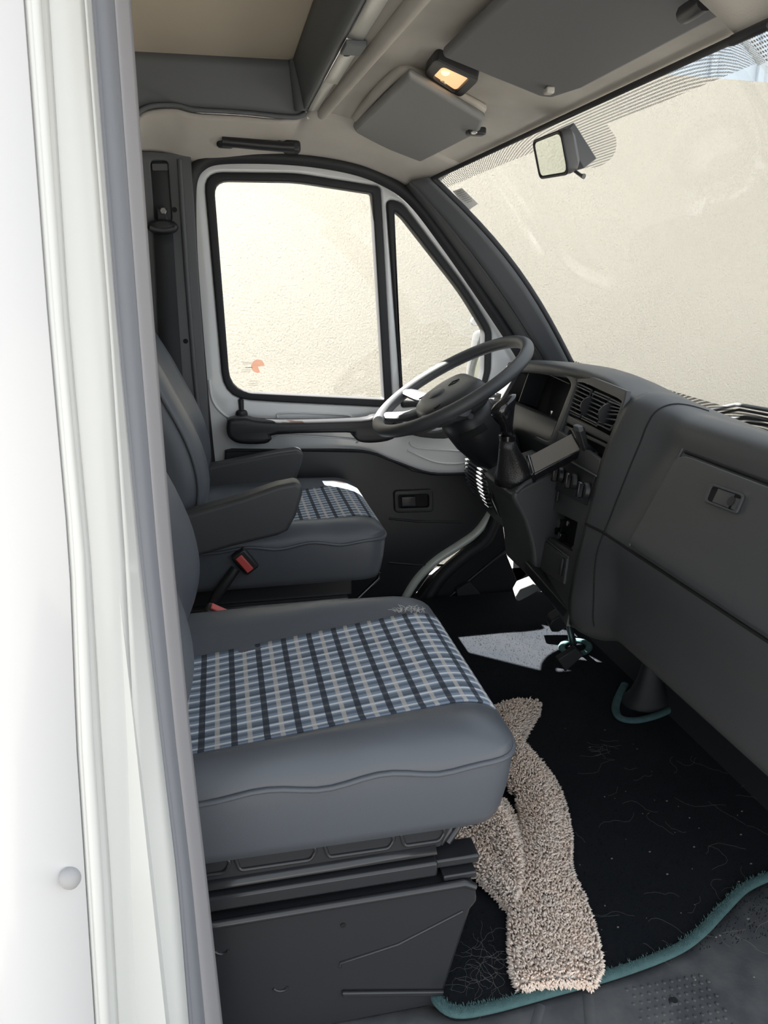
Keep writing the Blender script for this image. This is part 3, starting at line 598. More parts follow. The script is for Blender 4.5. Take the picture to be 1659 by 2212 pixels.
# wipers outside, resting on the lower edge of the glass
for pts, label in (([(1490, 893), (1545, 884), (1592, 874), (1700, 893)], 'upper grey wiper arm bent over the lower windscreen edge'), ([(1580, 905), (1610, 902), (1660, 908), (1760, 930)], 'lower grey wiper blade lying along the windscreen base')):
    y0 = 1.30
    t = thing('wiper', label, 'wiper', P(*pts[0], Y=y0), 'windscreen wipers')
    q = []
    for i, (a, b) in enumerate(pts):
        d = ray(a, b); best = None
        for kk in range(400):                 # the point of the ray just outside the glass
            p = CAM + d * (.0005 + kk * .000004)
            if best is None or abs(p.x - (1.34 + 0)) < abs(best.x - (1.34 + 0)): best = p
        q.append(best)
    strip_tube('wiper_arm', q, [.010, .009, .008, .008], M['wiper'], t, flatten=(1, .7))
    strip_tube('wiper_rubber', [p + V((.01, 0, -.014)) for p in q], .004, M['rubber'], t)
    obj('wiper_pivot', *disc_v(q[-1] + V((0, 0, -.04)), (0, 0, 1), .018, .05), M['wiper'], t)
# exterior mirror seen through the quarter window
xm = thing('door_mirror', 'grey outside mirror seen through the small quarter window', 'mirror', P(1030, 800, Y=2.62))
XY_ = 2.66
mo = rnd([(1022, 712), (1100, 716), (1100, 850), (1000, 850), (1006, 800)], [14, 8, 8, 8, 30])
mi = rnd([(1040, 722), (1094, 724), (1094, 844), (1010, 844), (1014, 800)], [10, 6, 6, 6, 20])
mpl = Plane((.98, 2.66, 0), (1.41, 1.76, 0), (.98, 2.66, 1))
plate('mirror_shell', lp(mpl, mo), [lp(mpl, mi)], mpl, .05, M['extmirror'], xm, bevel=.006)
plate('mirror_back', lp(mpl, mo), [], mpl, .01, M['extmirror'], xm, off=-.05, bevel=.002)
plate('mirror_face', lp(mpl, mi), [], mpl, .006, M['mirror'], xm, off=-.012, bevel=.001)
prism('upper_mirror_lug', [mpl.hit(a, b, .0) for a, b in rnd([(1030, 680), (1040, 678), (1100, 690), (1100, 706), (1022, 704), (1017, 694)], 6)], (0.01, .05, 0), M['extmirror'], xm)
strip_tube('mirror_stay', [mpl.hit(1098, 780, -.02), P(1110, 800, Y=2.50)], .016, M['extmirror'], xm)

# ================================================================== seats
def seat_top(x, y, X0, X1, Y0, Y1, zp):
    # height of the padded top of a cushion: rounded at its rim, raised bolsters, hollow rising to the front
    d = [x - X0 + .10, X1 - x, y - Y0, Y1 - y]; r = [.10, .085, .060, .060]
    e = 1.0
    for q, s in zip(d, r): e *= math.sqrt(max(0.0, 1 - (1 - min(max(q, 0) / s, 1)) ** 2))
    u = (x - X0) / (X1 - X0); v = (y - Y0) / (Y1 - Y0)
    hollow = .014 + .030 * max(0, u - .18); b = .050
    yn = Y0 + .062 + .044 * u; yf = Y0 + .350 + .088 * u
    sm_ = lambda q: 0 if q <= 0 else (1 if q >= 1 else q * q * (3 - 2 * q))
    h = hollow + (b * (1.0 - .25 * abs(u - .6)) - hollow) * max(sm_((yn + .022 - y) / .06), sm_((y - yf + .02) / .08) * 1.12)
    return zp + h * e
def make_seat(dx, dy, which, label, group):
    X0, X1, Y0, Y1, zp, zb = -.17, .382, .87, 1.405, .415, .300
    t = thing('cab_seat', label, 'seat', (.1 + dx, 1.13 + dy, 0), group)
    D = V((dx, dy, 0)); T = lambda pts: [V(p) + D for p in pts]
    # outline in plan
    out = [V(p + (0,)) for p in rnd([(X0, Y0), (X1, Y0), (X1, Y1), (X0, Y1)], [.05, .065, .065, .05], 7)]
    # densify
    dense = []
    for i in range(len(out)):
        a, b = out[i], out[(i + 1) % len(out)]; k = max(1, int((b - a).length / .02))
        dense += [a.lerp(b, q / k) for q in range(k)]
    C = V(((X0 + X1) / 2, (Y0 + Y1) / 2, 0))
    def wav(p): return .006 * math.sin(p.x * 38 + 1.0) * (1 if p.y < C.y else .3) * min(1, max(0, (p.x + .12) * 5)) * min(1, max(0, (X1 - p.x) * 8)) - .010 * max(0, -p.x) * 5
    def ring(s, zf): return [V((C.x + (p.x - C.x) * s, C.y + (p.y - C.y) * s, zf(C.x + (p.x - C.x) * s, C.y + (p.y - C.y) * s, p))) for p in dense]
    st_ = lambda x, y, p: seat_top(x, y, X0, X1, Y0, Y1, zp) + wav(p) * .6 * max(0, 1 - min(y - Y0, Y1 - y) / .05)
    rings = [ring(.90, lambda x, y, p: zb), ring(.945, lambda x, y, p: zb + .004), ring(.965, lambda x, y, p: zb + .022), ring(.985, lambda x, y, p: zb + .055), ring(.998, lambda x, y, p: zb + .09), ring(1.0, lambda x, y, p: zp + wav(p))]
    for s in (.997, .985, .965, .94, .91, .87, .82, .76, .68, .58, .46, .32, .16): rings.append(ring(s, st_))
    rings.append([V((C.x, C.y, st_(C.x, C.y, C)))] * len(dense))
    v, f = loft([T(r) for r in rings], cap=False)
    cu = obj('cushion', v, f, M['vinyl'], t, sharp=0)
    pip = [V((p.x, p.y, zp + wav(p))) + D for p in dense]
    strip_tube('piping', [p + V(((p - D - C).x, (p - D - C).y, 0)).normalized() * .001 for p in pip], .0042, M['vinyl'], cu, n=8, closed=True)
    # plaid centre panel laid into the top, running over the front roll
    nu, nv_ = 70, 26; vs, uv, fs = [], [], []
    arc = 0; prev = None
    for i in range(nu + 1):
        x = X0 + .02 + (X1 - .004 - X0 - .02) * (1 - (1 - i / nu) ** 1.35)
        for j in range(nv_ + 1):
            uu = (x - X0) / (X1 - X0); yn = Y0 + .066 + .044 * uu; yf = Y0 + .348 + .088 * uu; y = yn + (yf - yn) * j / nv_
            z = seat_top(x, y, X0, X1, Y0, Y1, zp) + .0035
            vs.append(V((x, y, z)) + D)
            if j == nv_ // 2:
                p = V((x, 0, z)); arc += (p - prev).length if prev else 0; prev = p
        for j in range(nv_ + 1): uv.append((arc + .012, .0245 * 13.4 * j / nv_))
    for i in range(nu):
        for j in range(nv_): a = i * (nv_ + 1) + j; fs.append((a, a + 1, a + nv_ + 2, a + nv_ + 1))
    obj('plaid_panel', vs, fs, M['plaid'], t, sharp=0, uv=uv, solid=-.003)
    if which == 'passenger':                  # frayed corner of the cloth
        fr = []
        for k in range(46):
            c = V((.29 + random.random() * .06, 1.296 + random.random() * .014, 0)); c.z = seat_top(c.x, c.y, X0, X1, Y0, Y1, zp) + .004
            d = V((random.uniform(-1, 1), random.uniform(.2, 1), random.uniform(.1, .6))).normalized() * random.uniform(.006, .016)
            fr.append(tube([c, c + d * .5 + V((0, 0, .002)), c + d], .0005, 4))
        q = obj('frayed_threads', *merge(*fr), M['paper'], t); q['kind'] = 'stuff'
    # backrest: loft up the lean, wings at both sides
    prof = [(.405, -.135), (.43, -.112), (.47, -.084), (.52, -.064), (.575, -.055), (.64, -.062), (.71, -.084), (.78, -.116), (.85, -.148), (.92, -.186), (1.0, -.222), (1.06, -.255), (1.09, -.285)]
    prof = cr(prof, 3); rings = []
    for z, xf in prof:
        k = (z - .405) / .685; top = max(0, (z - 1.0) / .09); half = .262 - .10 * top ** 2 - .015 * max(0, k - .3); ym = (Y0 + Y1) / 2 + .002; th = .145 * (1 - .55 * top ** 2); ww = .038 * min(1, k * 6) * (1 - .6 * k)
        r = []
        for a in range(36):
            an = 2 * math.pi * a / 36; c, s = math.cos(an), math.sin(an)
            yy_ = half * (abs(s) ** .55) * (1 if s >= 0 else -1); xx = (abs(c) ** .55) * (1 if c >= 0 else -1)
            v_ = yy_ / half; x = xf - th / 2 + xx * th / 2
            if c > 0: x -= ww * (1 - min(1, (abs(v_) / .62) ** 4)) * c
            r.append(V((x, ym + yy_, z)))
        rings.append(r)
    v, f = loft([T(r) for r in rings]); bk = obj('backrest', v, f, M['vinyl'], t, sharp=0)
    for sgn in (-1, 1):
        pth = []
        for z, xf in prof[4:]:
            top = max(0, (z - 1.0) / .09); k = (z - .405) / .685; half = .262 - .10 * top ** 2 - .015 * max(0, k - .3)
            pth.append(V((xf - .030, (Y0 + Y1) / 2 + .002 + sgn * (half - .004), z)) + D)
        strip_tube('piping', pth, .0048, M['vinyl'], bk, n=8)
    # headrest
    hr = obj('headrest', *loft([[V((x, y, z)) + D for x, y in rnd([(-.36, Y0 + .13 + q), (-.28 - q, Y0 + .13 + q), (-.28 - q, Y1 - .13 - q), (-.36, Y1 - .13 - q)], .03, 4)] for z, q in ((1.12, .03), (1.13, .005), (1.20, .0), (1.27, .01), (1.285, .035))]), M['vinyl'], t)
    for y in (1.08, 1.19): strip_tube('post', [V((-.31, y, 1.05)) + D, V((-.315, y, 1.14)) + D], .006, M['chrome'], hr)
    # base
    if which == 'passenger':
        yb = .885
        pan = obj('seat_pan', *boxv(V((.07, 1.13, .286)) + D, (.46, .44, .036)), M['metal_black'], t, bevel=.006)
        prism('side_plate', xz([(-.16, .262), (.270, .266), (.285, .30), (-.16, .305)], .893), (0, .012, 0), M['metal_black'], t)
        for x0, x1 in ((-.10, -.03), (-.018, .088), (.105, .20), (.215, .275)):
            pp = rnd([(x0, .279), (x1 - .008, .279), (x1, .293), (x1 - .004, .302), (x0 - .006, .302)], .006, 4)
            strip_tube('pressed_slot', [V((p[0], .892, p[1])) for p in pp], .0028, M['metal_black'], t, n=8, closed=True)
        ribbon('upper_rail', [V((-.16, .884, .258)), V((.262, .884, .2625))], [V((-.16, .893, .268)), V((.262, .893, .2725))], M['metal_black'], t, n=4, m=2, solid=-.010)
        prism('slide_rail', xz([(-.16, .226), (.262, .229), (.262, .254), (-.16, .250)], .878), (0, .03, 0), M['metal_black'], t, bevel=.004)
        box('rail_end', (.292, .905, .243), (.07, .04, .014), M['metal_black'], t, bevel=.003)
        for r0 in (.0, .012): strip_tube('front_lever', [V((.270 + r0, .90, .268)), V((.285 + r0, .905, .285)), V((.30 + r0, .92, .312)), V((.302 + r0, 1.15, .318)), V((.30 + r0, 1.34, .31))], .0055, M['metal_black'], t)
        boxp = [(-.20, .212), (.300, .216), (.318, .205), (.322, .178), (.312, .165), (.268, -.008), (-.20, -.008)]
        prism('seat_box', xz(boxp, .872), (0, .49, 0), M['metal_black'], t, bevel=.005)
        strip_tube('box_ridge', [V((-.20, .870, .213)), V((.300, .870, .2175)), V((.316, .870, .208))], .006, M['metal_black'], t)
        box('box_top_rail', (.295, .895, .225), (.05, .04, .010), M['metal_black'], t, bevel=.002)
        strip_tube('box_crease', [P(a, b, Y=.8715) for a, b in ((735, 2090), (735, 2080), (860, 2040), (1000, 1968))], .0022, M['metal_black'], t)
        obj('box_step', *prism_v([P(a, b, Y=.872) for a, b in ((738, 2138), (738, 2148), (955, 2146), (958, 2136))], (0, -.006, 0)), M['metal_black'], t, bevel=.002)
        for a, b in ((478, 2055), (605, 2135)):
            strip_tube('box_dimple', [P(a + 16 * math.cos(q), b + 10 * math.sin(q) - 4, Y=.8715) for q in (0, .5, 1.0, 1.57, 2.1, 2.7)], .002, M['metal_black'], t)
        obj('box_plug', *disc_v(P(741, 1998, Y=.8722), (0, -1, 0), .004, .0015, 12), M['seam'], t)
    else:
        prism('seat_box', [V(p) + D for p in xz([(-.20, .25), (.28, .25), (.25, 0), (-.20, 0)], .90)], (0, .46, 0), M['metal_black'], t, bevel=.005)
        box('seat_pan', V((.07, 1.13, .276)) + D, (.44, .42, .055), M['metal_black'], t)
        for p_ in ([V((.36, .95, .305)), V((.372, .96, .29)), V((.37, .955, .275)), V((.30, .93, .225)), V((.27, .93, .21))],): strip_tube('front_lever', [q + D for q in p_], .005, M['gloss'], t)
    return t
pseat = make_seat(0, 0, 'passenger', 'front passenger seat nearest the camera with worn blue plaid cushion', 'cab seats with plaid cushions')
dseat = make_seat(.012, .962, 'driver', 'driver seat behind the steering wheel with two raised armrests', 'cab seats with plaid cushions')
# driver armrests: parts of the driver seat
def armrest(y0, y1, pts):
    v, f = prism_v([P(a, b, Y=y0) for a, b in pts], (0, y1 - y0, 0)); return obj('armrest', v, f, M['plastic'], dseat, bevel=.012, seg=4, sharp=50)
armrest(1.765, 1.825, [(396, 1114), (520, 1078), (600, 1050), (640, 1042), (655, 1052), (653, 1072), (640, 1115), (622, 1148), (600, 1158), (500, 1182), (420, 1205), (370, 1215), (350, 1130)])
armrest(2.285, 2.345, [(430, 1012), (520, 994), (600, 978), (645, 972), (657, 980), (654, 1000), (632, 1058), (600, 1066), (500, 1090), (400, 1110), (380, 1030)])
# buckles
def buckle(c, d, label, hide=False):
    t = thing('belt_buckle', label, 'buckle', c); d = V(d).normalized(); s = V((0, -1, 0)); s = (s - d * s.dot(d)).normalized(); w = d.cross(s)
    obj('buckle_body', *boxv(c - d * .035, (.07, .024, .048), (d, s, w)), M['black'], t, bevel=.006, seg=3)
    obj('release_button', *boxv(c + d * .002 - w * .004, (.006, .020, .030), (d, s, w)), M['red'], t, bevel=.002)
    strip_tube('buckle_stalk', [c - d * .07, c - d * .12 + V((-.01, 0, -.03)), c - d * .15 + V((-.02, 0, -.08))], .012, M['black'], t)
    return t
bt = thing('belt_buckle', 'black belt buckle with red button at the side of the driver seat', 'buckle', P(528, 1216, Y=1.80), 'seat belt buckles')
bc = P(528, 1218, Y=1.805)
bx = (P(545, 1236, Y=1.805) - P(512, 1198, Y=1.805)).normalized(); bn_ = V((-.15, -1, .35)); bn_ = (bn_ - bx * bn_.dot(bx)).normalized(); bw = bx.cross(bn_)
obj('buckle_body', *boxv(bc - bn_ * .028 - bw * .004, (.062, .05, .040), (bx, bn_, bw)), M['black'], bt, bevel=.006, seg=3)
obj('release_button', *boxv(bc, (.048, .008, .019), (bx, bn_, bw)), M['red'], bt, bevel=.003)
strip_tube('buckle_stalk', [bc - bn_ * .03 - V((.02, 0, .02)), bc - V((.07, -.01, .08)), bc - V((.11, -.02, .16))], .013, M['black'], bt)
b2 = thing('belt_buckle', 'belt buckle with red button half hidden behind the passenger cushion', 'buckle', P(470, 1320, Y=1.5), 'seat belt buckles')
bc = P(478, 1319, Y=1.47); bx = (P(494, 1325, Y=1.47) - P(462, 1311, Y=1.47)).normalized()
bn_ = V((-.2, -.3, 1)); bn_ = (bn_ - bx * bn_.dot(bx)).normalized(); bw = bx.cross(bn_)
obj('buckle_body', *boxv(bc - bn_ * .03, (.058, .056, .03), (bx, bn_, bw)), M['black'], b2, bevel=.006, seg=3)
obj('release_button', *boxv(bc, (.046, .006, .016), (bx, bn_, bw)), M['red'], b2, bevel=.002)
strip_tube('buckle_stalk', [bc - bn_ * .05, bc - V((.05, .0, .10)), bc - V((.10, .0, .16))], .013, M['black'], b2)

# ================================================================== floor covering and rug
mt = thing('floor_mat', 'black carpet mat with teal bound edge covering the cab floor', 'mat', (.6, 1.5, 0))
edge = [P(a, b, Z=.008) for a, b in cr([(940, 2140), (948, 2168), (985, 2190), (1060, 2180), (1200, 2142), (1330, 2105), (1450, 2060), (1510, 2020), (1560, 1968), (1610, 1920), (1680, 1890), (1760, 1870)], 5)]
prism('carpet', [V((p.x, p.y, -.008)) for p in edge] + [V((1.1, 1.1, -.008)), V((1.08, 2.36, -.008)), V((.45, 2.36, -.008)), V((-.3, 2.36, -.008)), V((-.3, 1.36, -.008)), V((edge[0].x - .05, 1.36, -.008))], (0, 0, .015), M['carpet'], mt, bevel=.003)
strip_tube('bound_edge', [p + V((0, 0, .003)) for p in edge], .0095, M['teal'], mt, n=10, flatten=(1, .6))
fz = []
for k in range(1500):                          # loose pile of the binding
    i = random.random() * (len(edge) - 1.001); a = edge[int(i)].lerp(edge[int(i) + 1], i % 1)
    if a.x > 1.0: continue
    c = a + V((random.uniform(-.007, .007), random.uniform(-.007, .009), .007)); d = V((random.uniform(-.4, .4), random.uniform(-.3, 1), random.uniform(.2, .8))).normalized() * random.uniform(.003, .006)
    s = V((.0009, 0, 0)); fz.append(([c - s, c + s, c + d], [(0, 1, 2)]))
q = obj('edge_pile', *merge(*fz), M['teal'], mt, flat=True); q['kind'] = 'stuff'
# carpet pile, short dark fibres, denser where the eye is near
fz = []
for k in range(26000):
    x = random.uniform(.28, 1.0); y = random.uniform(.87, 2.1)
    if y > 1.3 and random.random() < .35: continue
    c = V((x, y, .006)); d = V((random.uniform(-.6, .6), random.uniform(-.6, .6), 1)).normalized() * random.uniform(.003, .007)
    s = V((random.uniform(-.001, .001), .0008, 0)); fz.append(([c - s, c + s, c + d], [(0, 1, 2)]))
q = obj('carpet_pile', *merge(*fz), M['carpet'], mt, flat=True); q['kind'] = 'stuff'
# lint and hairs on the carpet
fz = []
def hair(c, n, L, curl):
    a = random.uniform(0, 6.28); p = V(c); pts = [p.copy()]
    for _ in range(n):
        a += random.uniform(-curl, curl); p = p + V((math.cos(a), math.sin(a), random.uniform(-.15, .15))) * L / n; p.z = max(.010, min(.018, p.z)); pts.append(p.copy())
    return tube(pts, .00016, 3, cap=False)
for k in range(40): fz.append(hair(P(random.uniform(1180, 1640), random.uniform(1600, 2080), Z=.011), 10, random.uniform(.03, .12), .7))
for k in range(30): fz.append(hair(P(random.gauss(1040, 22), random.gauss(2085, 28), Z=.011), 12, random.uniform(.04, .10), .9))
for k in range(16): fz.append(hair(P(random.gauss(1305, 8), random.gauss(1620, 8), Z=.011), 7, random.uniform(.02, .05), .5))
for k in range(60):
    c = P(random.uniform(1100, 1640), random.uniform(1560, 2130), Z=.012); s = random.uniform(.0008, .0019); fz.append(boxv(c, (s * random.uniform(1, 2.4), s, s)))
lt = obj('lint', *merge(*fz), M['lint'], mt, flat=True); lt['kind'] = 'stuff'
# teal rings round the openings in the mat
strip_tube('pedal_hole_edge', [P(1243 + 30 * math.cos(a), 1398 + 15 * math.sin(a), Z=.012) for a in [2 * math.pi * k / 24 for k in range(24)]], .010, M['teal'], mt, closed=True, flatten=(1, .6))
strip_tube('boot_hole_edge', [P(a, b, Z=.012) for a, b in cr([(1350, 1478), (1334, 1510), (1330, 1535), (1342, 1552), (1375, 1556), (1420, 1545), (1465, 1524), (1490, 1512)], 5)], .0105, M['teal'], mt, flatten=(1, .6))

rug = thing('fluffy_rug', 'cream shaggy bath rug crumpled on the carpet beside the passenger seat', 'rug', (.5, 1.1, 0))
rm = []
def rug_sheet(L, R, zf, n, m, seed):
    L = resample(L, n); R = resample(R, n); vs, fs = [], []
    for i in range(n):
        for j in range(m + 1):
            t = j / m; p = L[i].lerp(R[i], t); vs.append(V((p.x, p.y, zf(i / (n - 1), t))))
    for i in range(n - 1):
        for j in range(m): a = i * (m + 1) + j; fs.append((a, a + 1, a + m + 2, a + m + 1))
    return vs, fs
LZ = .030
sheets = []
zA = lambda s, t: .026 + .022 * math.sin(math.pi * min(1, t * 1.05)) * (.35 + .65 * s) + .05 * max(0, s - .45) * (1 - t * .6)
sheets.append(rug_sheet([P(a, b, Z=.02) for a, b in cr([(1125, 2130), (1110, 2085), (1108, 1990), (1115, 1900), (1130, 1830), (1128, 1760), (1100, 1700), (1085, 1620)], 5)],
                        [P(a, b, Z=.02) for a, b in cr([(1278, 2120), (1292, 2078), (1262, 1960), (1228, 1880), (1226, 1800), (1205, 1720), (1170, 1665), (1130, 1630)], 5)], zA, 46, 16, 1))
zB = lambda s, t: .018 + .030 * math.sin(math.pi * t) + .016 * math.sin(t * 9 + s * 3) * .8 + .02 * s
sheets.append(rug_sheet([P(a, b, Z=.015) for a, b in cr([(1105, 1962), (1060, 1925), (1015, 1890), (985, 1850), (960, 1810)], 5)],
                        [P(a, b, Z=.015) for a, b in cr([(1112, 1950), (1125, 1900), (1128, 1840), (1118, 1790), (1085, 1740)], 5)], zB, 24, 14, 2))
zC = lambda s, t: .02 + .02 * math.sin(math.pi * t)
sheets.append(rug_sheet([P(a, b, Z=.02) for a, b in ((1040, 1545), (1060, 1600), (1060, 1650))], [P(a, b, Z=.02) for a, b in ((1163, 1517), (1160, 1535), (1118, 1605))], zC, 10, 12, 3))
for k, (v, f) in enumerate(sheets):
    a_, b_, c_, d_ = (V(v[i]) for i in f[0])
    if (b_ - a_).cross(d_ - a_).z < 0: f = [tuple(reversed(q)) for q in f]
    sh = obj('rug_backing', v, f, M['rug'], rug, solid=.014, sharp=0)
    tf = []
    for q in f:
        a, b, c, d = (V(v[i]) for i in q); n_ = (b - a).cross(d - a); ar = n_.length; n_ = n_.normalized(); n_ = n_ if n_.z > 0 else -n_
        cnt = ar * 80000; cnt = int(cnt) + (random.random() < cnt % 1)
        for _ in range(cnt):
            s, t = random.random(), random.random(); p = a.lerp(b, s).lerp(d.lerp(c, s), t)
            h = (n_ + V((random.uniform(-.9, .9), random.uniform(-.9, .9), random.uniform(-.1, .3)))).normalized() * random.uniform(.007, .015)
            w1 = h.orthogonal().normalized() * random.uniform(.0018, .0028); w2 = h.cross(w1).normalized() * w1.length
            base = len(tf); e = h + V((random.uniform(-.003, .003), random.uniform(-.003, .003), -.001))
            tf.append(([p - w1, p + w1 * .5 + w2, p + w1 * .5 - w2, p + h * .6 + w1 * .9, p + h * .6 - w1 * .6 + w2 * .8, p + h * .6 - w1 * .6 - w2 * .8, p + e], [(0, 1, 4, 3), (1, 2, 5, 4), (2, 0, 3, 5), (3, 4, 6), (4, 5, 6), (5, 3, 6)]))
    ec = {}
    for q in f:
        for i in range(4): e = tuple(sorted((q[i], q[(i + 1) % 4]))); ec[e] = ec.get(e, 0) + 1
    ctr = sum((V(x) for x in v), V((0, 0, 0))) / len(v)
    for e, n_ in ec.items():                   # tufts hanging over the open edges
        if n_ > 1: continue
        a, b = V(v[e[0]]), V(v[e[1]]); od = (b - a).cross(V((0, 0, 1))).normalized(); od = od if od.dot((a + b) / 2 - ctr) > 0 else -od
        for _ in range(int((b - a).length * 3200) + 1):
            p = a.lerp(b, random.random()) - V((0, 0, random.uniform(0, .016))); h = (od + V((random.uniform(-.6, .6), random.uniform(-.6, .6), random.uniform(-.3, .6)))).normalized() * random.uniform(.006, .013)
            w1 = h.orthogonal().normalized() * .0024; w2 = h.cross(w1).normalized() * w1.length
            tf.append(([p - w1, p + w1 * .5 + w2, p + w1 * .5 - w2, p + h * .6 + w1 * .9, p + h * .6 - w1 * .6 + w2 * .8, p + h * .6 - w1 * .6 - w2 * .8, p + h], [(0, 1, 4, 3), (1, 2, 5, 4), (2, 0, 3, 5), (3, 4, 6), (4, 5, 6), (5, 3, 6)]))
    pl_ = obj('rug_pile', *merge(*tf), M['rug'], rug, flat=True, sharp=0); pl_['kind'] = 'stuff'
# rubber step in the door opening
sp = thing('door_step', 'dark ribbed rubber step inside the open passenger door', 'step', (.6, .76, -.1))
se_ = [V((-.1, edge[0].y + .02, -.006)), V((.1, edge[0].y + .02, -.006))] + [V((q.x, q.y + .02, -.006)) for q in edge[8:]]
ribbon('step_tread', se_, [V((x, .66, -.045)) for x in (-.1, .3, .7, 1.2)], M['rubbermat'], sp, n=40, m=8, solid=.01)
ribbon('step_riser', [V((-.1, .655, -.05)), V((1.2, .655, -.05))], [V((-.1, .645, -.30)), V((1.2, .645, -.30))], M['rubbermat'], sp, n=8, m=3, solid=.01)
def szz(y): return -.006 - .039 * (.875 - y) / .215
ds_ = [disc_v(V((.565 + i * .013 + (j % 2) * .0065, .842 - j * .011, szz(.842 - j * .011) - .001)), (0, 0, 1), .0035, .0025, 8, .002) for i in range(11) for j in range(14)]
q = obj('grip_studs', *merge(*ds_), M['rubbermat'], sp); q['kind'] = 'stuff'
for x0, x1 in ((.50, .44), (.42, .30)): strip_tube('step_fold', [V((x0 + (x1 - x0) * k / 5, .845 - .032 * k, szz(.845 - .032 * k))) for k in range(6)], .010, M['rubbermat'], sp, flatten=(1, .35))
obj('step_screw', *disc_v(P(1455, 2163, Z=-.018), (0, 0, 1), .008, .003, 16, .006), M['metal_black'], sp)

# ================================================================== dashboard
db = thing('dashboard', 'dark grey plastic dashboard with glovebox, air vents and empty instrument bay', 'dashboard', (.9, 1.6, .3))
PF = [(1.27, .700), (1.06, .775), (.94, .820), (.88, .832), (.845, .825), (.820, .808), (.802, .775), (.787, .735), (.772, .68), (.760, .62), (.748, .55), (.736, .48), (.728, .42), (.724, .36), (.735, .315), (.765, .288), (.83, .275), (1.05, .30)]
PP_ = [(1.30, .690), (1.10, .745), (.99, .781), (.93, .800), (.893, .804), (.868, .793), (.856, .772), (.8495, .744), (.832, .706), (.810, .66), (.785, .61), (.757, .552), (.758, .50), (.768, .44), (.766, .38), (.775, .335), (.83, .318), (1.05, .33)]
def prof_at(y):
    t = min(1, max(0, (1.465 - y) / .135)); t = t * t * (3 - 2 * t)
    return [(a[0] * (1 - t) + b[0] * t, a[1] * (1 - t) + b[1] * t) for a, b in zip(PF, PP_)]
ysd = [1.465, 1.45, 1.435, 1.42, 1.405, 1.39, 1.375, 1.36, 1.345, 1.33, 1.315, 1.28, 1.2, 1.1, 1.0, .9, .82, .76]
rings = [[V((x, y, z)) for x, z in cr(prof_at(y), 3)] for y in ysd]
v, f = loft(rings, cap=False, closed=False)
obj('passenger_body', v, f, M['plastic'], db, sharp=70, solid=.012)
ecap = [V((x, .762, z)) for x, z in cr(prof_at(.76), 3)]; obj('end_cap', *prism_v(ecap, (0, -.006, 0)), M['plastic'], db, sharp=40)
def face(y, z):                                # front face of the passenger side at a height, pushed out a little
    q = cr(prof_at(y), 6); c = [p for p in q if p[0] < .95]
    for a, b in zip(c, c[1:]):
        if (a[1] - z) * (b[1] - z) <= 0 and a[1] != b[1] and a[0] < .9:
            t = (a[1] - z) / (a[1] - b[1]); return V((a[0] + (b[0] - a[0]) * t, y, z))
    return V((c[len(c) // 2][0], y, z))
# glovebox lid: curved panel standing proud of the face
lid_pts = [(y, z) for y in [.80 + .0245 * i for i in range(21)] for z in [.560 + (.738 - .560) * j / 12 for j in range(13)]]
def lidp(y, z, o=.006):
    k = max(0, (y - 1.22) / .07); zz = .560 + (z - .560) * (1 - .0 * k); return face(y, zz) + V((-o, 0, o * .45))
gy = [.80, .85, .9, .95, 1.0, 1.05, 1.1, 1.15, 1.2, 1.24, 1.262, 1.275, 1.283, 1.287]
vs, fs = [], []
nz_ = 14
for y in gy:
    ins = .022 * max(0, (y - 1.25) / .037) ** 2
    for j in range(nz_ + 1): z = .560 + ins * .3 + (.738 - ins * .8 - .560) * j / nz_; vs.append(lidp(y, z))
fs = [(i * (nz_ + 1) + j, i * (nz_ + 1) + j + 1, (i + 1) * (nz_ + 1) + j + 1, (i + 1) * (nz_ + 1) + j) for i in range(len(gy) - 1) for j in range(nz_)]
lid = obj('glovebox_lid', vs, fs, M['plastic'], db, sharp=60, solid=.010)
lid.modifiers['solid'].offset = 0
m_ = lid.modifiers.new('bevel', 'BEVEL'); m_.width = .003; m_.segments = 2; m_.limit_method = 'ANGLE'
# dark gaps round the lid and between the mouldings
strip_tube('lid_gap', [face(y, .7445) + V((-.001, 0, .0)) for y in [.78 + .02 * i for i in range(26)]], .0034, M['seam'], lid, n=8)
strip_tube('lid_gap', [face(1.293 - .004 * (j % 2 < 0), .558 + .19 * j / 12) + V((-.0005, 0, 0)) for j in range(13)], .0022, M['plastic_grey'], lid, n=8)
strip_tube('body_seam', [face(y, .552 if y < 1.40 else .552) + V((-.0005, 0, -.0005)) for y in [.78 + .02 * i for i in range(35)]], .0030, M['seam'], db, n=8)
strip_tube('body_seam', [V((x, 1.395, z)) + V((-.0003, -.0003, .0003)) for x, z in cr(prof_at(1.395), 4)[8:58]], .0016, M['seam'], db, n=8)
# lid catch: recessed cup with a button
lpn = Plane(face(1.1, .66), face(.9, .66), face(1.1, .72))
cup = rnd([(1548, 1050), (1624, 1076), (1606, 1118), (1534, 1090)], 9); c0 = lp(lpn, cup)
plate('catch_bezel', c0, [lp(lpn, rnd([(1552, 1056), (1618, 1079), (1603, 1112), (1540, 1087)], 7))], lpn, .006, M['plastic'], lid, off=.0165, bevel=.001)
plate('catch_cup', lp(lpn, cup), [], lpn, .003, M['seam'], lid, off=.0135, bevel=.0008)
plate('catch_flap', lp(lpn, [(1566, 1062), (1601, 1074), (1586, 1104), (1552, 1091)]), [], lpn, .004, M['plastic'], lid, off=.0155, bevel=.001)
obj('catch_lock', *disc_v(lpn.hit(1580, 1083, .0152), lpn.n, .0085, .0015, 18), M['black'], lid)
plate('catch_pull', lp(lpn, rnd([(1604, 1082), (1614, 1085), (1601, 1110), (1592, 1106)], 2)), [], lpn, .004, M['plastic'], lid, off=.0155, bevel=.001)
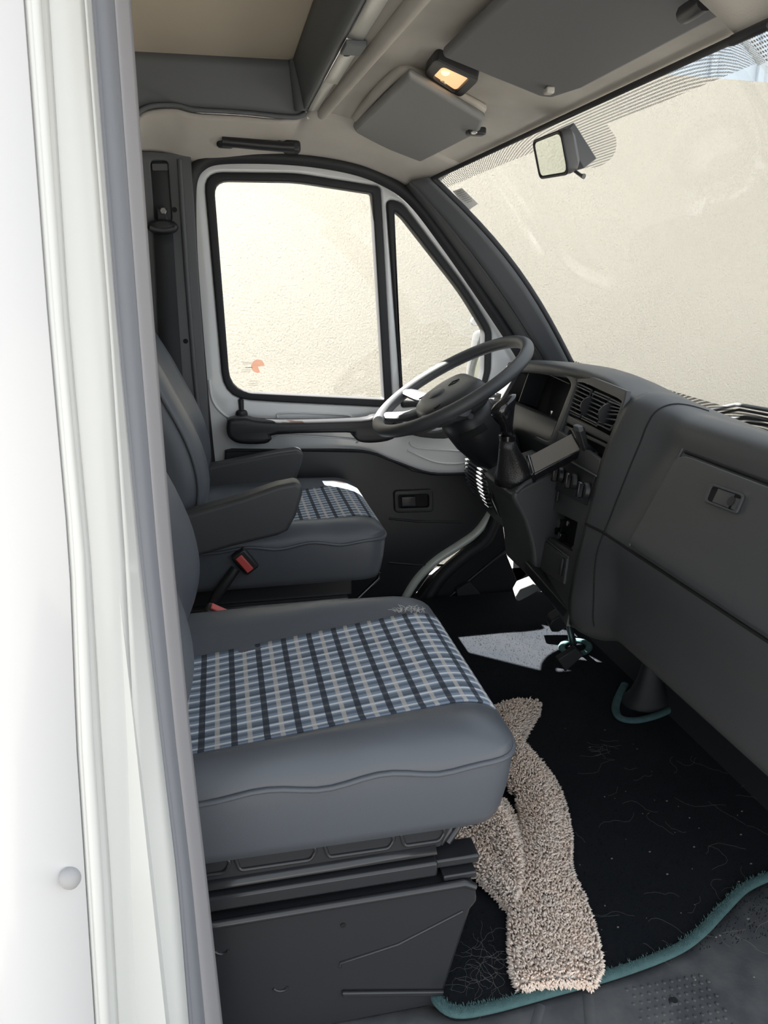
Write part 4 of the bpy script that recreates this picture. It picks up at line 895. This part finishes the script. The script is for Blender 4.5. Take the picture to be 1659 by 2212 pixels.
# hood over the centre and the instruments
hoodl = [(1.467, .838, .816), (1.50, .838, .822), (1.6, .852, .838), (1.7, .859, .842), (1.8, .864, .842), (1.95, .868, .836), (2.1, .872, .826), (2.25, .874, .812), (2.32, .878, .802), (2.36, .892, .780)]
A = []
for y, x, z in cr(hoodl, 4):
    zb = ZB(y) - .008; sec = [(x + .012, z - .030), (x + .004, z - .024), (x - .002, z - .012), (x + .002, z - .003), (x + .014, z + .003), (x + .05, z + .006), (x + .12, z - .012), (XB(y) - .03, zb)]
    A.append([V((a, y, b)) for a, b in cr(sec, 3)])
v, f = loft(A, cap=False, closed=False); obj('hood', v, f, M['plastic'], db, sharp=70, solid=.008)
# centre stack, upper panel with vent and radio openings
U = Plane(P(1245, 825, Y=1.80), P(1360, 880, Y=1.43), P(1205, 950, Y=1.80))
vh = rnd([(1240, 822), (1262, 822), (1345, 860), (1361, 886), (1356, 910), (1330, 948), (1318, 950), (1216, 894)], [8, 10, 22, 14, 14, 10, 6, 8])
rh = rnd([(1216, 910), (1313, 957), (1294, 1008), (1196, 966)], 5)
def clampy(pts):
    out = []
    for a, b in pts:
        p = U.at(a, b)
        if p.y < 1.468: a += (1.468 - p.y) / U.u.y
        out.append((a, b))
    return out
plate('stack_panel', clampy(lp(U, [(1232, 806), (1262, 806), (1352, 843), (1378, 878), (1352, 925), (1306, 1022), (1160, 978), (1195, 950), (1240, 830)])), [clampy([(a, b) if U.at(a, b).y > 1.474 else (a + (1.474 - U.at(a, b).y) / U.u.y, b) for a, b in lp(U, vh)]), lp(U, rh)], U, .014, M['plastic'], db, bevel=.004, res=3)
plate('vent_back', lp(U, vh), [], U, .004, M['seam'], db, off=-.030, bevel=.001)
plate('radio_frame', lp(U, rnd([(1219, 917), (1313, 962), (1294, 1025), (1198, 974)], 4)), [lp(U, rnd([(1228, 928), (1306, 966), (1290, 1012), (1208, 970)], 3))], U, .010, M['plastic'], db, off=-.002, bevel=.001)
plate('radio_slot_back', lp(U, rh), [], U, .004, M['seam'], db, off=-.030, bevel=.001)
for y0, y1 in ((984, 1000), (990, 1006)):
    strip_tube('slot_rail', [U.hit(1250 + (y0 - 984), y0, -.012), U.hit(1292, y1 + 8, -.012)], .0016, M['alu'], db)
def vent(quad, n, label):
    q = [V(U.hit(a, b, -.004)) for a, b in quad]; t = obj('air_vent', *tube([*q], .0024, 6, closed=True), M['plastic_grey'], db, sharp=0)
    for k in range(n):
        s = (k + .6) / (n + .2); a = q[0].lerp(q[-1], s); b = q[1].lerp(q[2], s) if len(q) == 4 else q[1].lerp(q[2], min(1, s * 1.6)) if s < .62 else q[2].lerp(q[3], (s - .62) / .38)
        d = (b - a).normalized(); dn = U.n; w = d.cross(dn)
        obj('slat', *boxv((a + b) / 2 - U.n * .006, ((b - a).length, .020, .0028), (d, dn, w)), M['plastic_grey'], t, bevel=.0006, seg=1)
    return t
vent([(1248, 828), (1279, 843), (1253, 902), (1222, 887)], 7, '')
vent([(1285, 846), (1318, 860), (1289, 920), (1257, 904)], 7, '')
vent([(1321, 862), (1342, 873), (1345, 898), (1318, 929), (1292, 917)], 6, '')
for a, b in ((1268, 877), (1308, 893)):
    c = U.hit(a, b, .002); ax = (U.hit(a, b) - U.hit(a + 20, b + 9)).normalized()
    obj('vent_wheel', *disc_v(c - ax * .003 - U.n * .008, ax, .024, .006, 24), M['black'], db)
# lower stack: heater, lighter, drawer
Lw = Plane((.772, 1.46, .69), (.815, 1.74, .69), (.738, 1.46, .40))
plate('stack_lower', [(.012, 0), (.35, 0), (.35, .39), (.012, .39)], [[Lw.loc(Lw.hit(a, b)) for a, b in ((1182, 1096), (1248, 1128), (1236, 1192), (1168, 1150))]], Lw, .012, M['plastic'], db, bevel=.001)
plate('heater_panel', [Lw.loc(Lw.hit(a, b)) for a, b in ((1218, 985), (1290, 1026), (1268, 1092), (1190, 1050))], [], Lw, .006, M['black'], db, off=.004, bevel=.002)
strip_tube('heater_edge', [Lw.hit(1222, 992, .007), Lw.hit(1288, 1028, .007)], .0016, M['plastic_grey'], db)
for a, b in ((1214, 1026), (1243, 1040), (1270, 1060)):
    c = Lw.hit(a, b, .006)
    k = obj('heater_knob', *merge(disc_v(c, Lw.n, .019, .012, 20, .017)), M['black'], db, bevel=.002)
    obj('knob_grip', *boxv(c + Lw.n * .018, (.009, .036, .014), (Lw.u, Lw.v, Lw.n)), M['gloss'], k, bevel=.003)
obj('switch_blank', *boxv(Lw.hit(1204, 1072, .006), (.012, .028, .006), (Lw.u, Lw.v, Lw.n)), M['black'], db, bevel=.002)
plate('tray_back', [Lw.loc(Lw.hit(a, b)) for a, b in ((1180, 1092), (1252, 1126), (1240, 1196), (1164, 1152))], [], Lw, .004, M['seam'], db, off=-.035, bevel=.001)
for a, b in ((1182, 1118), (1200, 1145), (1214, 1160)): obj('tray_block', *boxv(Lw.hit(a, b, -.02), (.018, .022, .02), (Lw.u, Lw.v, Lw.n)), M['gloss'], db, bevel=.003)
li = obj('lighter', *disc_v(Lw.hit(1226, 1132, -.02), Lw.n, .011, .022, 16), M['gloss'], db); obj('lighter_cap', *disc_v(Lw.hit(1228, 1131, .003), Lw.n, .006, .003, 14), M['chrome'], li)
plate('drawer', [Lw.loc(Lw.hit(a, b)) for a, b in ((1168, 1158), (1230, 1206), (1222, 1262), (1160, 1225))], [], Lw, .010, M['plastic'], db, off=.006, bevel=.003)
strip_tube('drawer_edge', [Lw.hit(1168, 1156, .006), Lw.hit(1228, 1204, .006)], .0016, M['plastic_grey'], db)
obj('drawer_pull', *boxv(Lw.hit(1213, 1224, .010), (.012, .045, .010), (Lw.u, Lw.v, Lw.n)), M['black'], db, bevel=.004)
prism('stack_underside', [V((.735, 1.46, .335)), V((.735, 1.75, .36)), V((.92, 1.9, .32)), V((1.02, 1.46, .30))], (0, 0, -.03), M['black'], db)
# instrument bay
K = Plane(P(1243, 826, Y=1.80), P(1100, 795, Y=2.31), P(1196, 952, Y=1.80))
oh = rnd([(1122, 793), (1152, 789), (1224, 815), (1234, 830), (1188, 950), (1180, 952), (1108, 915), (1070, 884)], [14, 14, 8, 8, 6, 4, 10, 12])
plate('instrument_panel', lp(K, [(1098, 782), (1130, 776), (1180, 782), (1246, 812), (1246, 828), (1195, 968), (1090, 925), (1045, 890)]), [lp(K, oh)], K, .014, M['plastic'], db, bevel=.004, res=3)
q = [K.hit(a, b, -.006) for a, b in oh]
v, f = loft([q, [p - K.n * .10 + K.v * .005 for p in q]], cap=False); obj('bay_walls', v, f, M['black'], db, sharp=40)
obj('bay_back', [p - K.n * .10 for p in q], [tuple(range(len(q)))], M['seam'], db)
pts = [K.hit(a, b, -.05) for a, b in ((1150, 880), (1153, 800))]; obj('bay_divider', *boxv((pts[0] + pts[1]) / 2, (.006, .10, .06), (K.u, K.v, K.n)), M['black'], db)
strip_tube('bay_trim_line', [K.hit(1180, 806, -.02), K.hit(1230, 829, -.02)], .0014, M['plastic_grey'], db)
strip_tube('trip_reset', [K.hit(1190, 895, -.08), K.hit(1190, 918, -.06)], [.001, .0035], M['plastic_grey'], db)
# driver's knee panel, left outlet and the ribbed lower grille
kp_ = [(.868, .70), (.82, .66), (.815, .60), (.83, .52), (.85, .44), (.90, .38), (1.0, .36)]
v, f = loft([[V((x, y, z)) for x, z in cr(kp_, 4)] for y in (1.74, 1.85, 1.95, 2.05, 2.2, 2.37)], cap=False, closed=False); obj('knee_panel', v, f, M['black'], db, sharp=60, solid=-.01)
gp = [(.93, .66), (.86, .62), (.805, .565), (.776, .515), (.768, .47), (.777, .42), (.80, .365), (.835, .315), (.88, .275), (.96, .27)]
v, f = loft([[V((x + d, y, z)) for x, z in cr(gp, 4)] for y, d in ((2.05, .05), (2.065, .02), (2.09, .006), (2.2, .0), (2.33, .0), (2.365, .012), (2.375, .03))], cap=False, closed=False); gr = obj('side_cowl', v, f, M['plastic'], db, sharp=60, solid=-.008)
gq = cr(gp, 8)
for k in range(13):
    z = .530 - k * .0125; c = min(gq, key=lambda p: abs(p[1] - z) + (10 if p[0] > .9 else 0)); box('grille_slat', (c[0] - .004, 2.262, z), (.016, .180, .0055), M['plastic'], gr, bevel=.0012)
for yk in (2.14, 2.11): strip_tube('cowl_seam', [V((p[0] - .001, yk, p[1])) for p in gq if .36 < p[1] < .50 and p[0] < .9], .0014, M['seam'], gr, n=6)
for k in range(4): box('side_outlet_slat', P(1061 - k * 2, 842 + k * 12, Y=2.33), (.030, .05, .008), M['plastic_grey'], db, bevel=.001)
# ---------------------------------------------------------------- steering wheel and column
Cw = V((.622, 2.08, .772)); e1 = V((.868, 0, .496)).normalized(); e2 = V((0, 1, 0)); nw = V((-e1.z, 0, e1.x))
sw = thing('steering_wheel', 'large dark grey steering wheel in front of the driver seat', 'steering wheel', Cw)
R_ = .232
rp = [Cw + (e1 * math.cos(a) + e2 * math.sin(a)) * R_ for a in [2 * math.pi * k / 72 for k in range(72)]]
rr = []
strip_tube('rim', rp, .0178, M['plastic'], sw, n=16, closed=True)
rub = M['plastic_grey']
hubp = rnd([(.085, -.10), (.085, .10), (.02, .125), (-.075, .095), (-.11, .04), (-.11, -.04), (-.075, -.095), (.02, -.125)], .03, 4)
def hring(s, h): return [Cw + e1 * (a * s - .012) + e2 * (b * s) + nw * h for a, b in hubp]
hub = obj('hub_pad', *loft([hring(.80, -.075), hring(.96, -.06), hring(1.0, -.040), hring(.985, -.024), hring(.93, -.012), hring(.80, -.004), hring(.5, .001), hring(.2, .002)]), M['plastic'], sw, sharp=0)
for sgn in (-1, 1):
    for base, rimang in (((-.03, .085), 112), ((-.075, .05), 150)):
        a = math.radians(rimang); p0 = Cw + e1 * base[0] + e2 * (sgn * base[1]) - nw * .040; p2 = Cw + (e1 * math.cos(a) + e2 * (sgn * math.sin(a))) * (R_ - .004) - nw * .004; p1 = p0.lerp(p2, .5) - nw * .012
        strip_tube('spoke', cr([tuple(p0), tuple(p1), tuple(p2)], 6), [.044 - .014 * k / 12 for k in range(13)], M['plastic'], sw, n=12, flatten=(1, .42))
pg = [Cw + e1 * a + e2 * b - nw * .0115 for a, b in cr([(-.085, -.085), (-.045, -.075), (-.03, -.045), (-.075, -.02), (-.075, .02), (-.03, .045), (-.045, .075), (-.085, .085)], 5)]
strip_tube('pad_groove', [p + nw * .003 for p in pg], .0022, M['seam'], hub, n=6)
ec = Cw + e1 * .012 + nw * .0025; el = [ec + e1 * a + e2 * b for a, b in ((.017, 0), (0, -.012), (-.017, 0), (0, .012))]
strip_tube('diamond_emblem', el, .0016, M['seam'], hub, n=6, closed=True)
obj('pad_dish', *loft([[Cw + e1 * (-.045 + .026 * math.cos(t) * s) + e2 * (.0 + .034 * math.sin(t) * s) + nw * h for t in [2 * math.pi * k / 20 for k in range(20)]] for s, h in ((1, .0), (.8, .006), (.3, .0075))]), M['plastic'], hub, sharp=0)
sc_ = thing('steering_column', 'black shroud of the steering column under the wheel', 'column', Cw - nw * .25)
def cring(h, a, b, off=0): return [Cw - nw * h + e1 * (math.cos(t) * a + off) + e2 * (math.sin(t) * b) for t in [2 * math.pi * k / 28 for k in range(28)]]
obj('shroud', *loft([cring(.055, .050, .050), cring(.075, .075, .078), (cring(.11, .080, .090)), cring(.17, .080, .088, .01), cring(.24, .075, .08, .03), cring(.30, .06, .07, .05)]), M['black'], sc_, sharp=0)
strip_tube('column_slot', [Cw - nw * .125 + e1 * (math.cos(t) * .081) + e2 * (math.sin(t) * .091) for t in [math.radians(a) for a in range(225, 285, 8)]], .012, M['seam'], sc_, flatten=(.3, 1))
for sgn, ln in ((-1, .15), (1, .16)): strip_tube('stalk', [Cw - nw * .085 + e2 * (sgn * .07), Cw - nw * .075 + e2 * (sgn * .11) - e1 * .01, Cw - nw * .06 + e2 * (sgn * ln) - e1 * .02], [.007, .006, .008], M['black'], sc_)
# ---------------------------------------------------------------- gear lever on its console
gc = thing('gear_console', 'dark console arm below the gear lever beside the centre stack', 'console', (.78, 1.8, .31))
prism('console_body', xz(cr([(.756, .588), (.80, .606), (.86, .60), (.86, .42), (.82, .32), (.765, .300), (.752, .33), (.742, .40), (.715, .48), (.684, .535), (.690, .556), (.72, .572)], 3, True), 1.725), (0, .22, 0), M['plastic'], gc, bevel=.010, seg=3)
strip_tube('console_lip', [V((x, 1.726, z)) for x, z in cr([(.690, .553), (.715, .574), (.756, .592), (.80, .608)], 4)], .006, M['plastic'], gc)
gl = thing('gear_lever', 'black gear lever with glossy knob and leather boot on the dash', 'gear lever', V((.69, 1.80, .57)))
def ell(c, a, b, tilt=(0, 0, 1), n=20):
    t = V(tilt).normalized(); x = V((1, 0, 0)); x = (x - t * x.dot(t)).normalized(); y = t.cross(x); return [V(c) + x * (math.cos(2 * math.pi * k / n) * a) + y * (math.sin(2 * math.pi * k / n) * b) for k in range(n)]
def puck(c, a, b, k): return [V(c) + V((math.cos(2 * math.pi * i / 24) * a * (1 + k * .10 * math.sin(4 * (2 * math.pi * i / 24))), math.sin(2 * math.pi * i / 24) * b * (1 + k * .10 * math.sin(4 * (2 * math.pi * i / 24))), 0)) for i in range(24)]
obj('boot', *loft([puck((.725, 1.80, .555), .062, .062, .2), puck((.718, 1.80, .575), .058, .056, .5), puck((.705, 1.79, .60), .045, .044, 1), puck((.693, 1.778, .63), .034, .032, 1), puck((.682, 1.768, .655), .026, .025, .6), puck((.674, 1.760, .680), .019, .019, .2)]), mat('black_leather', (.02, .02, .022), .35, bump=('v', 300, .3, .001)), gl, sharp=0)
obj('boot_collar', *loft([puck((.6745, 1.760, .678), .0205, .0205, 0), puck((.673, 1.759, .690), .0205, .0205, 0)]), M['gloss'], gl)
kn = obj('knob', *loft([ell((.673, 1.759, .688), .015, .015), ell((.669, 1.757, .715), .016, .017), ell((.662, 1.754, .735), .024, .021, (-.3, 0, 1)), ell((.656, 1.752, .752), .031, .024, (-.35, 0, 1)), ell((.656, 1.751, .768), .034, .024, (-.4, 0, 1)), ell((.660, 1.750, .781), .029, .020, (-.45, 0, 1)), ell((.663, 1.750, .787), .015, .010, (-.45, 0, 1))]), M['gloss'], gl, sharp=0)
# ---------------------------------------------------------------- phone in its clamp
ph = thing('smartphone', 'dark smartphone lying in a clamp in front of the radio slot', 'phone', P(1200, 985, Y=1.63))
q4 = [P(1140, 986, Y=1.665), P(1238, 934, Y=1.665), P(1258, 970, Y=1.605), P(1151, 1026, Y=1.605)]
pn = (q4[1] - q4[0]).cross(q4[3] - q4[0]).normalized(); pn = pn if pn.dot(CAM - q4[0]) > 0 else -pn
v, f = prism_v(q4, -pn * .022); obj('phone_body', v, f, M['gloss'], ph, bevel=.004, seg=3)
cq = sum(q4, V((0, 0, 0))) / 4; v, f = prism_v([cq + (p - cq) * .90 + pn * .0002 for p in q4], pn * .0010); obj('phone_screen', v, f, M['screen_reflect'], ph)
hd = thing('phone_holder', 'black clamp arm with a bright screw holding the phone', 'phone holder', P(1285, 985, Y=1.56))
jw = [P(1234, 932, Y=1.668), P(1243, 927, Y=1.668), P(1266, 968, Y=1.60), P(1256, 974, Y=1.60)]
v, f = prism_v([p + pn * .006 for p in jw], -pn * .034); obj('clamp_jaw', v, f, M['gloss'], hd, bevel=.003)
jl = [P(1136, 987, Y=1.668), P(1143, 983, Y=1.668), P(1155, 1024, Y=1.60), P(1147, 1029, Y=1.60)]
v, f = prism_v([p + pn * .005 for p in jl], -pn * .030); obj('clamp_jaw', v, f, M['gloss'], hd, bevel=.003)
prism('holder_arm', [P(a, b, Y=1.57) for a, b in cr([(1250, 926), (1262, 922), (1268, 940), (1272, 958), (1290, 972), (1296, 982), (1288, 990), (1274, 988), (1264, 975), (1256, 950)], 3, True)], (0, .02, 0), M['black'], hd, bevel=.003)
prism('arm_grip', [P(a, b, Y=1.565) for a, b in ((1249, 923), (1260, 920), (1262, 932), (1252, 935))], (0, .03, 0), M['plastic_grey'], hd, bevel=.002)
obj('clamp_screw', *disc_v(P(1286, 981, Y=1.568), (-.3, -1, .1), .0055, .003, 16), M['chrome'], hd)
prism('arm_stem', [P(a, b, Y=1.572) for a, b in ((1270, 985), (1278, 990), (1276, 1004), (1268, 1002))], (0, .06, 0), M['black'], hd, bevel=.002)
# ---------------------------------------------------------------- pedals and floor lever
pd = thing('clutch_pedal', 'sunlit pedal with pale pad in the driver footwell', 'pedal', (.92, 2.02, .14), 'pedals in the driver footwell')
pq = [P(a, b, Y=2.02) for a, b in rnd([(1113, 1288), (1122, 1272), (1150, 1261), (1166, 1266), (1164, 1276), (1140, 1290), (1122, 1299), (1116, 1298)], 3)]
v, f = prism_v(pq, V((.012, .055, .004))); obj('pedal_pad', v, f, mat('pale_pedal_rubber', (.16, .16, .16), .55), pd, bevel=.004, seg=2)  # pad in a paler grey than the other pedal
strip_tube('pedal_arm', [P(1160, 1272, Y=2.045), P(1180, 1266, Y=2.045), V((.99, 2.05, .22)), V((1.02, 2.05, .36))], .011, mat('pale_pedal_metal', (.20, .20, .20), .4), pd)
p2 = thing('brake_pedal', 'black pedal pad on a rod rising through the mat', 'pedal', P(1238, 1398, Z=0), 'pedals in the driver footwell')
bq = [P(a, b, Y=1.83) for a, b in rnd([(1186, 1352), (1192, 1340), (1216, 1326), (1240, 1334), (1238, 1346), (1208, 1366), (1192, 1366)], 4)]
v, f = prism_v(bq, V((.01, .05, .0))); obj('pedal_pad', v, f, M['black'], p2, bevel=.004)
strip_tube('pedal_rod', [P(1240, 1402, Z=-.005), P(1228, 1345, Y=1.85)], .010, M['black'], p2)
strip_tube('pedal_link', [P(1222, 1340, Y=1.85), V((1.0, 1.85, .25)), V((1.04, 1.85, .40))], .008, M['black'], p2)
fb = thing('floor_boot', 'black rubber boot with linkage rods under the dashboard', 'boot', P(1395, 1525, Z=0))
c0 = P(1398, 1520, Z=0)
obj('boot_cone', *loft([puck(c0 + V((0, 0, z)), a, b, k) for z, a, b, k in ((-.004, .075, .06, 0), (.012, .068, .055, .1), (.03, .05, .042, .3), (.07, .034, .030, .5), (.105, .026, .024, .3), (.13, .018, .016, 0))]), M['rubber'], fb, sharp=0)
for d in (-.012, .012): strip_tube('linkage_rod', [c0 + V((d, 0, .11)), c0 + V((d * 2 + .02, .02, .30)), c0 + V((d * 2 + .05, .03, .42))], .005, M['metal_black'], fb)
prism('side_tab', [P(a, b, Y=1.66) for a, b in ((1205, 1425), (1245, 1400), (1262, 1415), (1222, 1452))], (0, .02, 0), M['rubber'], fb)
# upholstered bonnet of the engine tunnel under the stack
